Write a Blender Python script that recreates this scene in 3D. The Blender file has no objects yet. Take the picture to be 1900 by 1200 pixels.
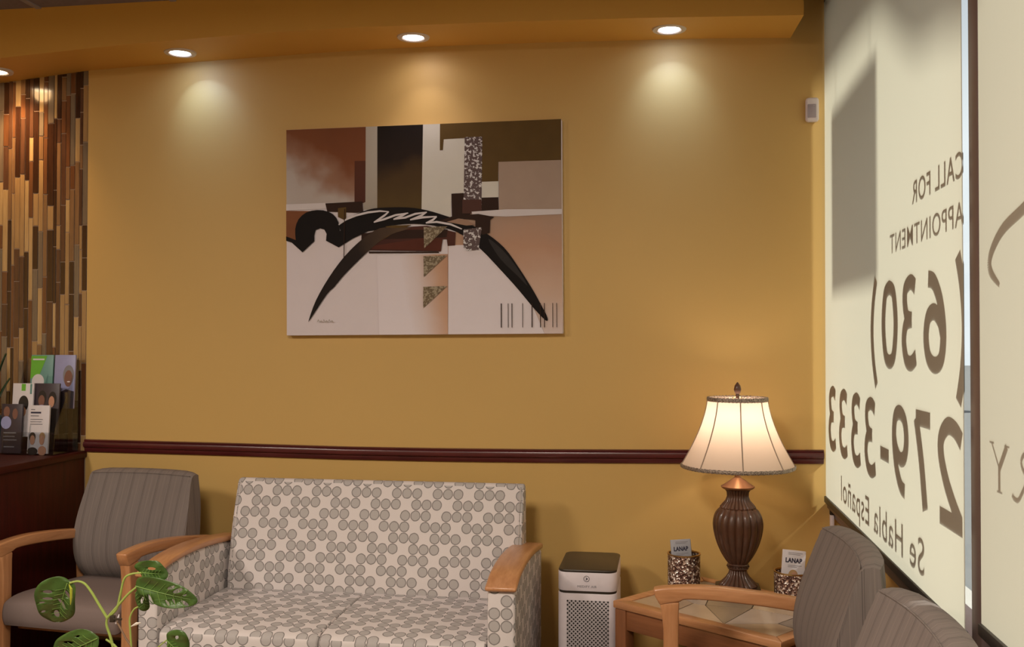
import bpy, bmesh, math, random
from mathutils import Vector, Matrix
random.seed(7)
sc = bpy.context.scene
COL = sc.collection
R = math.radians
PI = math.pi

# ---------------------------------------------------------------- camera
cd = bpy.data.cameras.new('camera'); cam = bpy.data.objects.new('camera', cd); COL.objects.link(cam)
cd.sensor_width = 36.0; cd.lens = 36.0*1853.1/1900.0; cd.clip_start = 0.05; cd.clip_end = 200
_y, _p, _r = R(8.7836), R(0.96805), R(0.058246)
fw = Vector((-math.sin(_y)*math.cos(_p), math.cos(_y)*math.cos(_p), math.sin(_p)))
rt = Vector((math.cos(_y), math.sin(_y), 0)); up = rt.cross(fw)
rt, up = rt*math.cos(_r)+up*math.sin(_r), up*math.cos(_r)-rt*math.sin(_r)
cam.matrix_world = Matrix(((rt.x, up.x, -fw.x, 0), (rt.y, up.y, -fw.y, -4.2), (rt.z, up.z, -fw.z, 1.45), (0, 0, 0, 1)))
sc.camera = cam

# ---------------------------------------------------------------- world, sun, exposure
W_STRENGTH = 1.0
SUN_E = 6.6
SUN_DIR = Vector((-1.0, 0.25, -1.0))          # travel direction of the sunlight
w = bpy.data.worlds.new('sky'); sc.world = w; w.use_nodes = True
wn = w.node_tree.nodes; bg = wn['Background']
bg.inputs['Strength'].default_value = W_STRENGTH
_tc = wn.new('ShaderNodeTexCoord'); _sx = wn.new('ShaderNodeSeparateXYZ'); _rp = wn.new('ShaderNodeValToRGB')   # hazy sky, brightest at the horizon
w.node_tree.links.new(_tc.outputs['Generated'], _sx.inputs[0]); w.node_tree.links.new(_sx.outputs[2], _rp.inputs[0]); w.node_tree.links.new(_rp.outputs[0], bg.inputs['Color'])
_rp.color_ramp.elements[0].position = 0.18; _rp.color_ramp.elements[0].color = (0.95, 1.0, 1.05, 1)
_rp.color_ramp.elements[1].position = 0.50; _rp.color_ramp.elements[1].color = (0.20, 0.25, 0.32, 1)
sd = bpy.data.lights.new('sun', 'SUN'); sun = bpy.data.objects.new('sun', sd); COL.objects.link(sun)
sd.energy = SUN_E; sd.color = (1.0, 0.96, 0.88); sd.angle = R(3.5)
sun.rotation_euler = SUN_DIR.to_track_quat('-Z', 'Y').to_euler(); sun.location = (6, -4, 6)
vs = sc.view_settings
vs.view_transform = 'Standard'; vs.look = 'None'; vs.gamma = 1.0; vs.use_curve_mapping = False; vs.exposure = 0.0
SPOT_W = 1.1; SPOT_GLOW = 8.5; LAMP_W = 2.1; FILL_W = 180.0

# ---------------------------------------------------------------- material helpers
def hexlin(r, g, b):
    f = lambda c: (c/255/12.92) if c/255 <= 0.04045 else ((c/255+0.055)/1.055)**2.4
    return (f(r), f(g), f(b), 1)
class G:
    """tiny node-graph builder"""
    def __init__(s, name):
        s.m = bpy.data.materials.new(name); s.m.use_nodes = True
        s.t = s.m.node_tree; s.t.nodes.clear()
        s.out = s.t.nodes.new('ShaderNodeOutputMaterial')
    def n(s, ty, **k):
        nd = s.t.nodes.new(ty)
        for a, v in k.items(): setattr(nd, a, v)
        return nd
    def put(s, sock, v):
        if isinstance(v, bpy.types.NodeSocket): s.t.links.new(v, sock)
        else: sock.default_value = v
    def math(s, op, a, b=0.0, c=None):
        nd = s.n('ShaderNodeMath', operation=op); s.put(nd.inputs[0], a); s.put(nd.inputs[1], b)
        if c is not None: s.put(nd.inputs[2], c)
        return nd.outputs[0]
    def coord(s, kind='Object'):
        return s.n('ShaderNodeTexCoord').outputs[kind]
    def sep(s, v):
        nd = s.n('ShaderNodeSeparateXYZ'); s.put(nd.inputs[0], v); return nd.outputs
    def comb(s, x=0.0, y=0.0, z=0.0):
        nd = s.n('ShaderNodeCombineXYZ')
        for i, q in enumerate((x, y, z)): s.put(nd.inputs[i], q)
        return nd.outputs[0]
    def mapping(s, v, scale=(1, 1, 1), rot=(0, 0, 0)):
        nd = s.n('ShaderNodeMapping'); s.put(nd.inputs[0], v); nd.inputs['Scale'].default_value = scale; nd.inputs['Rotation'].default_value = rot
        return nd.outputs[0]
    def noise(s, v, scale=5, detail=3, rough=0.5, dim='3D'):
        nd = s.n('ShaderNodeTexNoise', noise_dimensions=dim); s.put(nd.inputs['Vector'], v)
        nd.inputs['Scale'].default_value = scale; nd.inputs['Detail'].default_value = detail; nd.inputs['Roughness'].default_value = rough
        return nd.outputs['Fac']
    def mix(s, f, a, b):
        nd = s.n('ShaderNodeMix', data_type='RGBA'); s.put(nd.inputs[0], f); s.put(nd.inputs[6], a); s.put(nd.inputs[7], b)
        return nd.outputs[2]
    def ramp(s, f, stops, interp='LINEAR'):
        nd = s.n('ShaderNodeValToRGB'); s.put(nd.inputs[0], f); cr = nd.color_ramp; cr.interpolation = interp
        while len(cr.elements) < len(stops): cr.elements.new(0.5)
        for e, (p, c) in zip(cr.elements, stops): e.position = p; e.color = c
        return nd.outputs[0]
    def pbr(s, color, rough=0.5, bump=None, bstr=0.2, bdist=0.002, **k):
        p = s.n('ShaderNodeBsdfPrincipled'); s.put(p.inputs['Base Color'], color); s.put(p.inputs['Roughness'], rough)
        for a, v in k.items():
            s.put(p.inputs[a.replace('_', ' ')], v)
        if bump is not None:
            b = s.n('ShaderNodeBump'); b.inputs['Strength'].default_value = bstr; b.inputs['Distance'].default_value = bdist
            s.put(b.inputs['Height'], bump); s.t.links.new(b.outputs[0], p.inputs['Normal'])
        s.t.links.new(p.outputs[0], s.out.inputs[0]); return s.m
def plain(name, c, rough=0.5, nscale=40, var=0.06, **k):
    g = G(name); o = g.coord(); f = g.noise(o, nscale, 3)
    c2 = tuple(x*(1-var*2) for x in c[:3])+(1,)
    return g.pbr(g.mix(f, c2, c), rough, bump=f, bstr=0.05, **k)
M = {}
def paint(name, c, rough=0.55):
    g = G(name); o = g.coord(); f = g.noise(o, 220, 2); l = g.noise(o, 1.3, 2)
    return g.pbr(g.mix(l, tuple(x*0.95 for x in c[:3])+(1,), c), rough, bump=f, bstr=0.12, bdist=0.001)
M['wall'] = paint('yellow_wall_paint', (0.625, 0.405, 0.13, 1))
M['soffit'] = paint('amber_soffit_paint', (0.74, 0.40, 0.075, 1))
M['brown_frame'] = plain('bronze_metal', (0.13, 0.085, 0.075, 1), 0.4)
M['dark_hem'] = plain('dark_hem_metal', (0.03, 0.024, 0.02, 1), 0.45)
M['white_plastic'] = plain('white_plastic', (0.82, 0.75, 0.80, 1), 0.4)
M['black_plastic'] = plain('black_plastic', (0.035, 0.026, 0.018, 1), 0.35)
M['hole_black'] = plain('vent_hole_black', (0.012, 0.01, 0.01, 1), 0.7)
M['chrome'] = plain('brushed_steel', (0.7, 0.7, 0.72, 1), 0.25, Metallic=1.0)
M['brass'] = plain('aged_brass', (0.55, 0.36, 0.15, 1), 0.3, Metallic=1.0)
M['paper'] = plain('white_paper', (0.72, 0.68, 0.72, 1), 0.5)
M['ink'] = plain('navy_ink', (0.03, 0.028, 0.06, 1), 0.6)
M['grey_ink'] = plain('grey_ink', (0.25, 0.24, 0.27, 1), 0.6)
M['skin'] = plain('printed_skin_tone', (0.55, 0.28, 0.18, 1), 0.5)
M['dark_skin'] = plain('printed_shaded_skin_tone', (0.22, 0.10, 0.07, 1), 0.5)
M['hair_dark'] = plain('printed_dark_hair', (0.02, 0.014, 0.012, 1), 0.5)
M['hair_blond'] = plain('printed_blond_hair', (0.45, 0.27, 0.12, 1), 0.5)
M['green_print'] = plain('green_print', (0.16, 0.50, 0.05, 1), 0.4)
M['teal_print'] = plain('teal_print', (0.15, 0.32, 0.30, 1), 0.4)
M['blue_print'] = plain('lavender_print', (0.33, 0.34, 0.58, 1), 0.4)
M['dark_print'] = plain('dark_print', (0.05, 0.035, 0.045, 1), 0.4)
M['teal_glaze'] = plain('slate_glaze', (0.10, 0.15, 0.19, 1), 0.3)
M['soil'] = plain('soil', (0.04, 0.025, 0.015, 1), 0.9)
M['cream_pot'] = plain('cream_pot', (0.6, 0.55, 0.48, 1), 0.4)
M['ledge'] = plain('pale_limestone', (0.62, 0.60, 0.57, 1), 0.8)
M['asphalt'] = plain('asphalt_paving', (0.24, 0.24, 0.24, 1), 0.9, 3)
M['grout'] = plain('grout', (0.42, 0.30, 0.22, 1), 0.8)
M['dark_grout'] = plain('dark_grout', (0.06, 0.035, 0.02, 1), 0.8)
M['vinyl'] = plain('brown_vinyl', (0.05, 0.035, 0.03, 1), 0.5)
M['braid'] = None

def wood(name, c1, c2, axis='x', rough=0.35, sc_=18, coat=0.25):
    g = G(name); o = g.coord()
    s = {'x': (1.2, 14, 14), 'y': (14, 1.2, 14), 'z': (14, 14, 1.2)}[axis]
    v = g.mapping(o, s); f = g.noise(v, 3.2, 5, 0.62); h = g.noise(v, 14, 3, 0.6)
    k = g.math('ADD', g.math('MULTIPLY', f, 0.75), g.math('MULTIPLY', h, 0.25))
    return g.pbr(g.ramp(k, [(0.32, c1), (0.68, c2)]), rough, bump=k, bstr=0.05, Coat_Weight=coat, Coat_Roughness=0.2, Specular_IOR_Level=0.5 if coat > 0.1 else 0.2)
for ax in 'xyz':
    M['maple_'+ax] = wood('maple_wood_'+ax, (0.44, 0.19, 0.075, 1), (0.62, 0.31, 0.145, 1), ax)
    M['cherry_'+ax] = wood('cherry_wood_'+ax, (0.035, 0.003, 0.002, 1), (0.075, 0.007, 0.005, 1), ax, 0.5, 18, 0.05)
    M['walnut_'+ax] = wood('darker_maple_wood_'+ax, (0.20, 0.075, 0.03, 1), (0.32, 0.125, 0.05, 1), ax)  # darker maple tone for the end table's apron and legs
M['rail_wood'] = wood('mahogany_rail', (0.055, 0.008, 0.010, 1), (0.115, 0.018, 0.018, 1), 'x', 0.28)

def glass(nm='clear_glass', k=1.0):
    g = G(nm); tr = g.n('ShaderNodeBsdfTransparent'); tr.inputs[0].default_value = (0.95*k, 0.97*k, 0.96*k, 1)
    gl = g.n('ShaderNodeBsdfGlossy'); gl.inputs['Roughness'].default_value = 0.02
    mx = g.n('ShaderNodeMixShader'); mx.inputs[0].default_value = 0.04; g.t.links.new(tr.outputs[0], mx.inputs[1]); g.t.links.new(gl.outputs[0], mx.inputs[2])
    g.t.links.new(mx.outputs[0], g.out.inputs[0]); return g.m
M['glass'] = glass()
M['dimming_glass'] = glass('dimming_glass', 0.84)  # light falloff put into the pane's colour, dims the second roller shade
def acrylic():
    g = G('clear_acrylic'); tr = g.n('ShaderNodeBsdfTransparent'); tr.inputs[0].default_value = (0.86, 0.88, 0.9, 1)
    gl = g.n('ShaderNodeBsdfGlossy'); gl.inputs['Roughness'].default_value = 0.08
    k = g.math('ADD', 0.07, 0.0)
    mx = g.n('ShaderNodeMixShader'); g.t.links.new(k, mx.inputs[0]); g.t.links.new(tr.outputs[0], mx.inputs[1]); g.t.links.new(gl.outputs[0], mx.inputs[2])
    g.t.links.new(mx.outputs[0], g.out.inputs[0]); return g.m
M['acrylic'] = acrylic()
def cloth_translucent(name, cd_, ct, mixf, weave=900):
    g = G(name); o = g.coord(); f = g.noise(g.mapping(o, (1, 1, 1)), weave, 1)
    d = g.n('ShaderNodeBsdfDiffuse'); g.put(d.inputs[0], g.mix(f, tuple(x*0.93 for x in cd_[:3])+(1,), cd_))
    t = g.n('ShaderNodeBsdfTranslucent'); g.put(t.inputs[0], g.mix(f, tuple(x*0.95 for x in ct[:3])+(1,), ct))
    mx = g.n('ShaderNodeMixShader'); mx.inputs[0].default_value = mixf
    g.t.links.new(d.outputs[0], mx.inputs[1]); g.t.links.new(t.outputs[0], mx.inputs[2]); g.t.links.new(mx.outputs[0], g.out.inputs[0]); return g.m
M['blind'] = cloth_translucent('cream_shade_cloth', (0.60, 0.53, 0.42, 1), (0.72, 0.68, 0.54, 1), 0.50)
M['shade_cloth'] = cloth_translucent('ivory_lamp_cloth', (0.80, 0.70, 0.62, 1), (0.80, 0.68, 0.58, 1), 0.5)

def circles():
    g = G('circle_print_upholstery'); uv = g.n('ShaderNodeUVMap').outputs[0]; u, v, _ = g.sep(uv)
    p = 0.0425
    a = g.math('DIVIDE', u, p); b = g.math('DIVIDE', v, p)
    ix = g.math('FLOOR', a); iy = g.math('FLOOR', b)
    m = g.math('FLOORED_MODULO', iy, 4.0)
    s = g.math('ADD', g.math('ADD', g.math('MULTIPLY', g.math('COMPARE', m, 1.0, 0.1), 2.0), g.math('MULTIPLY', g.math('COMPARE', m, 2.0, 0.1), 3.0)), g.math('COMPARE', m, 3.0, 0.1))
    pres = g.math('GREATER_THAN', g.math('FLOORED_MODULO', g.math('SUBTRACT', ix, s), 4.0), 0.5)
    fx = g.math('SUBTRACT', g.math('FRACT', a), 0.5); fy = g.math('SUBTRACT', g.math('FRACT', b), 0.5)
    r = g.math('SQRT', g.math('ADD', g.math('MULTIPLY', fx, fx), g.math('MULTIPLY', fy, fy)))
    r = g.math('ADD', r, g.math('MULTIPLY', g.math('SUBTRACT', g.noise(uv, 90, 2), 0.5), 0.07))
    disc = g.math('MULTIPLY', g.math('LESS_THAN', r, 0.485), pres)
    ring = g.math('MULTIPLY', g.math('MULTIPLY', g.math('GREATER_THAN', r, 0.40), g.math('LESS_THAN', r, 0.485)), pres)
    wv = g.noise(uv, 700, 2)
    base = g.mix(wv, (0.66, 0.605, 0.60, 1), (0.79, 0.735, 0.73, 1))
    dc = g.mix(wv, (0.42, 0.395, 0.39, 1), (0.51, 0.48, 0.475, 1))
    rc = g.mix(wv, (0.21, 0.195, 0.19, 1), (0.27, 0.25, 0.245, 1))
    c = g.mix(ring, g.mix(disc, base, dc), rc)
    h = g.math('ADD', g.math('MULTIPLY', disc, 0.5), g.math('MULTIPLY', wv, 0.3))
    return g.pbr(c, 0.85, bump=h, bstr=0.25, bdist=0.001)
M['circles'] = circles()
def stripes():
    g = G('pinstripe_upholstery'); uv = g.n('ShaderNodeUVMap').outputs[0]; u, v, _ = g.sep(uv)
    f = g.math('FRACT', g.math('DIVIDE', u, 0.062))
    l1 = g.math('LESS_THAN', g.math('ABSOLUTE', g.math('SUBTRACT', f, 0.2)), 0.022)
    l2 = g.math('LESS_THAN', g.math('ABSOLUTE', g.math('SUBTRACT', f, 0.29)), 0.015)
    l3 = g.math('LESS_THAN', g.math('ABSOLUTE', g.math('SUBTRACT', f, 0.7)), 0.012)
    fine = g.noise(g.comb(g.math('MULTIPLY', u, 260.0), g.math('MULTIPLY', v, 8.0), 0.0), 1.0, 2)
    base = g.mix(fine, (0.155, 0.128, 0.117, 1), (0.235, 0.197, 0.182, 1))
    c = g.mix(g.math('MULTIPLY', g.math('MAXIMUM', l1, l2), 0.55), base, (0.055, 0.045, 0.045, 1))
    c = g.mix(g.math('MULTIPLY', l3, 0.5), c, (0.33, 0.27, 0.23, 1))
    return g.pbr(c, 0.85, bump=fine, bstr=0.2, bdist=0.0008)
M['stripes'] = stripes()
M['taupe'] = None
def taupe():
    g = G('taupe_seat_cloth'); uv = g.n('ShaderNodeUVMap').outputs[0]
    f = g.noise(uv, 500, 2)
    return g.pbr(g.mix(f, (0.17, 0.125, 0.112, 1), (0.25, 0.19, 0.172, 1)), 0.9, bump=f, bstr=0.2, bdist=0.001)
M['taupe'] = taupe()
def braid():
    g = G('metallic_braid'); o = g.coord(); vo = g.n('ShaderNodeTexVoronoi'); g.put(vo.inputs['Vector'], o); vo.inputs['Scale'].default_value = 230
    f = vo.outputs['Distance']
    return g.pbr(g.ramp(f, [(0.15, (0.06, 0.04, 0.03, 1)), (0.7, (0.42, 0.34, 0.28, 1))]), 0.45, bump=f, bstr=0.6, Metallic=0.3)
M['braid'] = braid()
def bronze():
    g = G('antique_bronze_resin'); o = g.coord(); f = g.noise(o, 30, 4)
    return g.pbr(g.mix(f, (0.040, 0.016, 0.009, 1), (0.125, 0.052, 0.028, 1)), 0.38, bump=f, bstr=0.08, Coat_Weight=0.2)
M['bronze'] = bronze()
M['bronze_light'] = plain('copper_cap', (0.38, 0.19, 0.10, 1), 0.35, Metallic=0.6)
M['bronze_dark'] = plain('dark_plinth_resin', (0.02, 0.011, 0.010, 1), 0.4)
def mosaic_sparkle():
    g = G('mirror_chip_mosaic'); o = g.coord(); vo = g.n('ShaderNodeTexVoronoi'); g.put(vo.inputs['Vector'], o); vo.inputs['Scale'].default_value = 165
    r = g.sep(vo.outputs['Color'])[0]
    c = g.ramp(r, [(0.0, (0.10, 0.05, 0.04, 1)), (0.45, (0.24, 0.14, 0.11, 1)), (0.68, (0.50, 0.36, 0.29, 1)), (0.83, (1, 0.93, 0.88, 1))], 'CONSTANT')
    ro = g.math('MULTIPLY', vo.outputs['Distance'], 0.5)
    return g.pbr(c, 0.25, bump=vo.outputs['Distance'], bstr=0.9, bdist=0.004, Metallic=0.55)
M['sparkle'] = mosaic_sparkle()
TILE = []
for i, (a, b) in enumerate([((0.035, 0.014, 0.008), (0.06, 0.024, 0.012)), ((0.13, 0.052, 0.022), (0.19, 0.08, 0.035)), ((0.19, 0.105, 0.05), (0.27, 0.15, 0.075)),
                            ((0.42, 0.27, 0.12), (0.55, 0.38, 0.19)), ((0.33, 0.20, 0.09), (0.44, 0.28, 0.13)), ((0.075, 0.035, 0.02), (0.13, 0.06, 0.035)), ((0.16, 0.12, 0.09), (0.22, 0.17, 0.12))]):
    g = G('mosaic_tile_glaze_%d' % (i+1)); o = g.coord(); f = g.noise(g.mapping(o, (60, 60, 5)), 1.2, 4, 0.65)
    TILE.append(g.pbr(g.ramp(f, [(0.3, a+(1,)), (0.7, b+(1,))]), 0.16, Coat_Weight=0.4, Coat_Roughness=0.06))
STONE = []
for i, (a, b) in enumerate([((0.42, 0.30, 0.20), (0.52, 0.39, 0.27)), ((0.50, 0.38, 0.27), (0.58, 0.45, 0.33)), ((0.30, 0.23, 0.16), (0.37, 0.29, 0.21)), ((0.24, 0.20, 0.17), (0.32, 0.27, 0.23)), ((0.45, 0.36, 0.30), (0.53, 0.44, 0.37))]):
    g = G('stone_tile_%d' % (i+1)); f = g.noise(g.coord(), 9, 5, 0.6)
    STONE.append(g.pbr(g.ramp(f, [(0.3, a+(1,)), (0.7, b+(1,))]), 0.3))
def leafmat(name, c1, c2):
    g = G(name); o = g.coord(); f = g.noise(o, 22, 3)
    d = g.n('ShaderNodeBsdfPrincipled'); g.put(d.inputs['Base Color'], g.mix(f, c1, c2)); d.inputs['Roughness'].default_value = 0.35
    t = g.n('ShaderNodeBsdfTranslucent'); g.put(t.inputs[0], g.mix(f, c1, c2))
    mx = g.n('ShaderNodeMixShader'); mx.inputs[0].default_value = 0.25
    g.t.links.new(d.outputs[0], mx.inputs[1]); g.t.links.new(t.outputs[0], mx.inputs[2]); g.t.links.new(mx.outputs[0], g.out.inputs[0]); return g.m
M['leaf'] = leafmat('monstera_leaf', (0.05, 0.11, 0.022, 1), (0.09, 0.17, 0.036, 1))
M['leaf_vein'] = leafmat('leaf_vein', (0.16, 0.30, 0.06, 1), (0.24, 0.38, 0.10, 1))
M['leaf_edge'] = leafmat('leaf_yellow_edge', (0.35, 0.42, 0.03, 1), (0.5, 0.5, 0.06, 1))
M['stem'] = plain('green_stem', (0.28, 0.37, 0.08, 1), 0.45)
M['dry_stem'] = plain('brown_stem', (0.20, 0.12, 0.07, 1), 0.7)
M['blade'] = leafmat('snake_plant_blade', (0.012, 0.035, 0.012, 1), (0.03, 0.07, 0.02, 1))
M['tree_leaf'] = leafmat('tree_foliage', (0.10, 0.24, 0.10, 1), (0.2, 0.4, 0.22, 1))
def emit(name, c, s):
    g = G(name); e = g.n('ShaderNodeEmission'); e.inputs[0].default_value = c; e.inputs[1].default_value = s
    g.t.links.new(e.outputs[0], g.out.inputs[0]); return g.m

# ---------------------------------------------------------------- mesh helpers
def uvbox(me):
    uv = me.uv_layers.new(name='UVMap')
    for p in me.polygons:
        n = p.normal; ax = max(range(3), key=lambda i: abs(n[i]))
        for li in p.loop_indices:
            c = me.vertices[me.loops[li].vertex_index].co
            uv.data[li].uv = ((c.y, c.z), (c.x, c.z), (c.x, c.y))[ax]
class MB:
    """collects shapes, then links them as ONE mesh object"""
    def __init__(s): s.bm = bmesh.new()
    def _add(s, tmp, mi=0, M4=None):
        if M4 is not None: bmesh.ops.transform(tmp, matrix=M4, verts=tmp.verts)
        me = bpy.data.meshes.new('t'); tmp.to_mesh(me); tmp.free()
        n0 = len(s.bm.faces); s.bm.from_mesh(me); bpy.data.meshes.remove(me)
        s.bm.faces.ensure_lookup_table()
        if mi:
            for f in s.bm.faces[n0:]: f.material_index = mi
        return s
    def box(s, a, b, bev=0.0, seg=2, mi=0, M4=None):
        t = bmesh.new(); bmesh.ops.create_cube(t, size=1)
        c = [(p+q)/2 for p, q in zip(a, b)]; d = [abs(q-p) for p, q in zip(a, b)]
        for v in t.verts: v.co = Vector([c[i]+v.co[i]*d[i] for i in range(3)])
        if bev > 0: bmesh.ops.bevel(t, geom=t.edges[:], offset=min(bev, min(d)*0.49), segments=seg, affect='EDGES', profile=0.5)
        return s._add(t, mi, M4)
    def prism(s, pts, ax, a, b, bev=0.0, seg=2, mi=0, M4=None):
        """extrude a polygon given in the two other axes from a to b along ax"""
        t = bmesh.new(); o = {'x': lambda p, k: (k, p[0], p[1]), 'y': lambda p, k: (p[0], k, p[1]), 'z': lambda p, k: (p[0], p[1], k)}[ax]
        A = [t.verts.new(o(p, a)) for p in pts]; B = [t.verts.new(o(p, b)) for p in pts]; n = len(pts)
        t.faces.new(A); t.faces.new(B[::-1])
        for i in range(n): t.faces.new((A[i], B[i], B[(i+1) % n], A[(i+1) % n]))
        bmesh.ops.recalc_face_normals(t, faces=t.faces[:])
        if bev > 0:
            sel = [e for e in t.edges if len(e.link_faces) == 2 and e.calc_face_angle(0) > R(35)]
            bmesh.ops.bevel(t, geom=sel, offset=bev, segments=seg, affect='EDGES', profile=0.5)
        return s._add(t, mi, M4)
    def lathe(s, prof, n=48, mod=None, c=(0, 0, 0), mi=0, cap=True):
        t = bmesh.new(); rings = []
        for (r, z) in prof:
            ring = []
            for i in range(n):
                a = 2*PI*i/n; rr = r*(mod(a, z) if mod else 1)
                ring.append(t.verts.new((c[0]+rr*math.cos(a), c[1]+rr*math.sin(a), c[2]+z)))
            rings.append(ring)
        for q in range(len(rings)-1):
            for i in range(n):
                t.faces.new((rings[q][i], rings[q][(i+1) % n], rings[q+1][(i+1) % n], rings[q+1][i]))
        if cap:
            if prof[0][0] > 1e-4: t.faces.new(rings[0][::-1])
            if prof[-1][0] > 1e-4: t.faces.new(rings[-1])
        bmesh.ops.remove_doubles(t, verts=t.verts[:], dist=1e-5)
        bmesh.ops.recalc_face_normals(t, faces=t.faces[:])
        return s._add(t, mi)
    def tube(s, pts, r, n=10, mi=0):
        """round tube through pts; r a number or one radius per point"""
        t = bmesh.new(); P = [Vector(p) for p in pts]; rr = r if isinstance(r, (list, tuple)) else [r]*len(P)
        rings = []; pr = None
        for i, p in enumerate(P):
            d = (P[min(i+1, len(P)-1)]-P[max(i-1, 0)]).normalized()
            if pr is None: pr = d.orthogonal().normalized()
            pr = (pr-d*pr.dot(d)).normalized(); q = d.cross(pr)
            rings.append([t.verts.new(p+(pr*math.cos(2*PI*k/n)+q*math.sin(2*PI*k/n))*rr[i]) for k in range(n)])
        for a, b in zip(rings, rings[1:]):
            for k in range(n): t.faces.new((a[k], a[(k+1) % n], b[(k+1) % n], b[k]))
        t.faces.new(rings[0][::-1]); t.faces.new(rings[-1])
        bmesh.ops.recalc_face_normals(t, faces=t.faces[:])
        return s._add(t, mi)
    def poly(s, pts, mi=0):
        s.bm.faces.ensure_lookup_table()
        f = s.bm.faces.new([s.bm.verts.new(p) for p in pts]); f.material_index = mi; return s
    def grid(s, fn, nu, nv, mi=0, closed_u=False):
        V = [[s.bm.verts.new(fn(i/nu, j/nv)) for j in range(nv+1)] for i in range(nu+(0 if closed_u else 1))]
        n = len(V)
        for i in range(nu):
            for j in range(nv):
                f = s.bm.faces.new((V[i][j], V[(i+1) % n][j], V[(i+1) % n][j+1], V[i][j+1])); f.material_index = mi
        return s
    def build(s, name, mats, parent=None, smooth=35, sub=0, local=False):
        me = bpy.data.meshes.new(name); s.bm.normal_update(); s.bm.to_mesh(me); s.bm.free()
        if not isinstance(mats, (list, tuple)): mats = [mats]
        for m in mats: me.materials.append(m)
        return link(name, me, parent, smooth, sub, local)
def world_loc(p):
    v = Vector(p.location)
    while p.parent: p = p.parent; v += Vector(p.location)
    return v
def link(name, me, parent=None, smooth=35, sub=0, local=False):
    if parent is not None and not local:
        me.transform(Matrix.Translation(-world_loc(parent)))
    if smooth:
        me.polygons.foreach_set('use_smooth', [True]*len(me.polygons)); me.set_sharp_from_angle(angle=R(smooth))
    if not me.uv_layers: uvbox(me)
    o = bpy.data.objects.new(name, me); COL.objects.link(o)
    if parent is not None: o.parent = parent
    if sub:
        md = o.modifiers.new('sub', 'SUBSURF'); md.levels = sub; md.render_levels = sub
    return o
def tag(o, label=None, cat=None, group=None, kind=None):
    if label: o['label'] = label
    if cat: o['category'] = cat
    if group: o['group'] = group
    if kind: o['kind'] = kind
    return o
def thing(name, loc, label, cat, rz=0.0, group=None):
    o = bpy.data.objects.new(name, None); COL.objects.link(o); o.empty_display_size = 0.1
    o.location = loc; o.rotation_euler = (0, 0, rz); return tag(o, label, cat, group)
def struct(o, label=None, cat=None):
    o['kind'] = 'structure'; return tag(o, label, cat)
def copy_tree(o, parent=None):
    c = o.copy(); COL.objects.link(c); c.parent = parent
    for ch in list(o.children): copy_tree(ch, c)
    return c
def smoothcurve(pts, n=8):
    """Catmull-Rom through 2-D or 3-D points"""
    P = [Vector(p) for p in pts]; out = []
    for i in range(len(P)-1):
        a, b, c, d = P[max(i-1, 0)], P[i], P[i+1], P[min(i+2, len(P)-1)]
        for k in range(n):
            t = k/n
            out.append(tuple(0.5*((2*b)+(c-a)*t+(2*a-5*b+4*c-d)*t*t+(3*b-a-3*c+d)*t**3)))
    out.append(tuple(P[-1])); return out
def text_mesh(body, offset=0.0, extrude=0.0, space=1.0):
    """flat lettering as a mesh in x (right) and y (up), returned with its bounds"""
    cu = bpy.data.curves.new('t', 'FONT'); cu.body = body; cu.size = 1; cu.offset = offset; cu.extrude = extrude; cu.space_character = space; cu.resolution_u = 6
    o = bpy.data.objects.new('t', cu); COL.objects.link(o)
    dg = bpy.context.evaluated_depsgraph_get(); me = bpy.data.meshes.new_from_object(o.evaluated_get(dg))
    bpy.data.objects.remove(o); bpy.data.curves.remove(cu)
    xs = [v.co.x for v in me.vertices]; ys = [v.co.y for v in me.vertices]
    return me, (min(xs), max(xs), min(ys), max(ys))
def fit_text(body, fn, w, h, offset=0.0, space=1.0):
    """lettering scaled to w x h with its lower left corner at 0,0; fn maps (x, y) to a 3-D point"""
    me, (x0, x1, y0, y1) = text_mesh(body, offset, 0, space)
    for v in me.vertices: v.co = Vector(fn((v.co.x-x0)/(x1-x0)*w, (v.co.y-y0)/(y1-y0)*h))
    me.update(); return me
def join_mesh(mb, me, mi=0):
    n0 = len(mb.bm.faces); mb.bm.from_mesh(me); mb.bm.faces.ensure_lookup_table()
    for f in mb.bm.faces[n0:]: f.material_index = mi
    bpy.data.meshes.remove(me)
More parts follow.
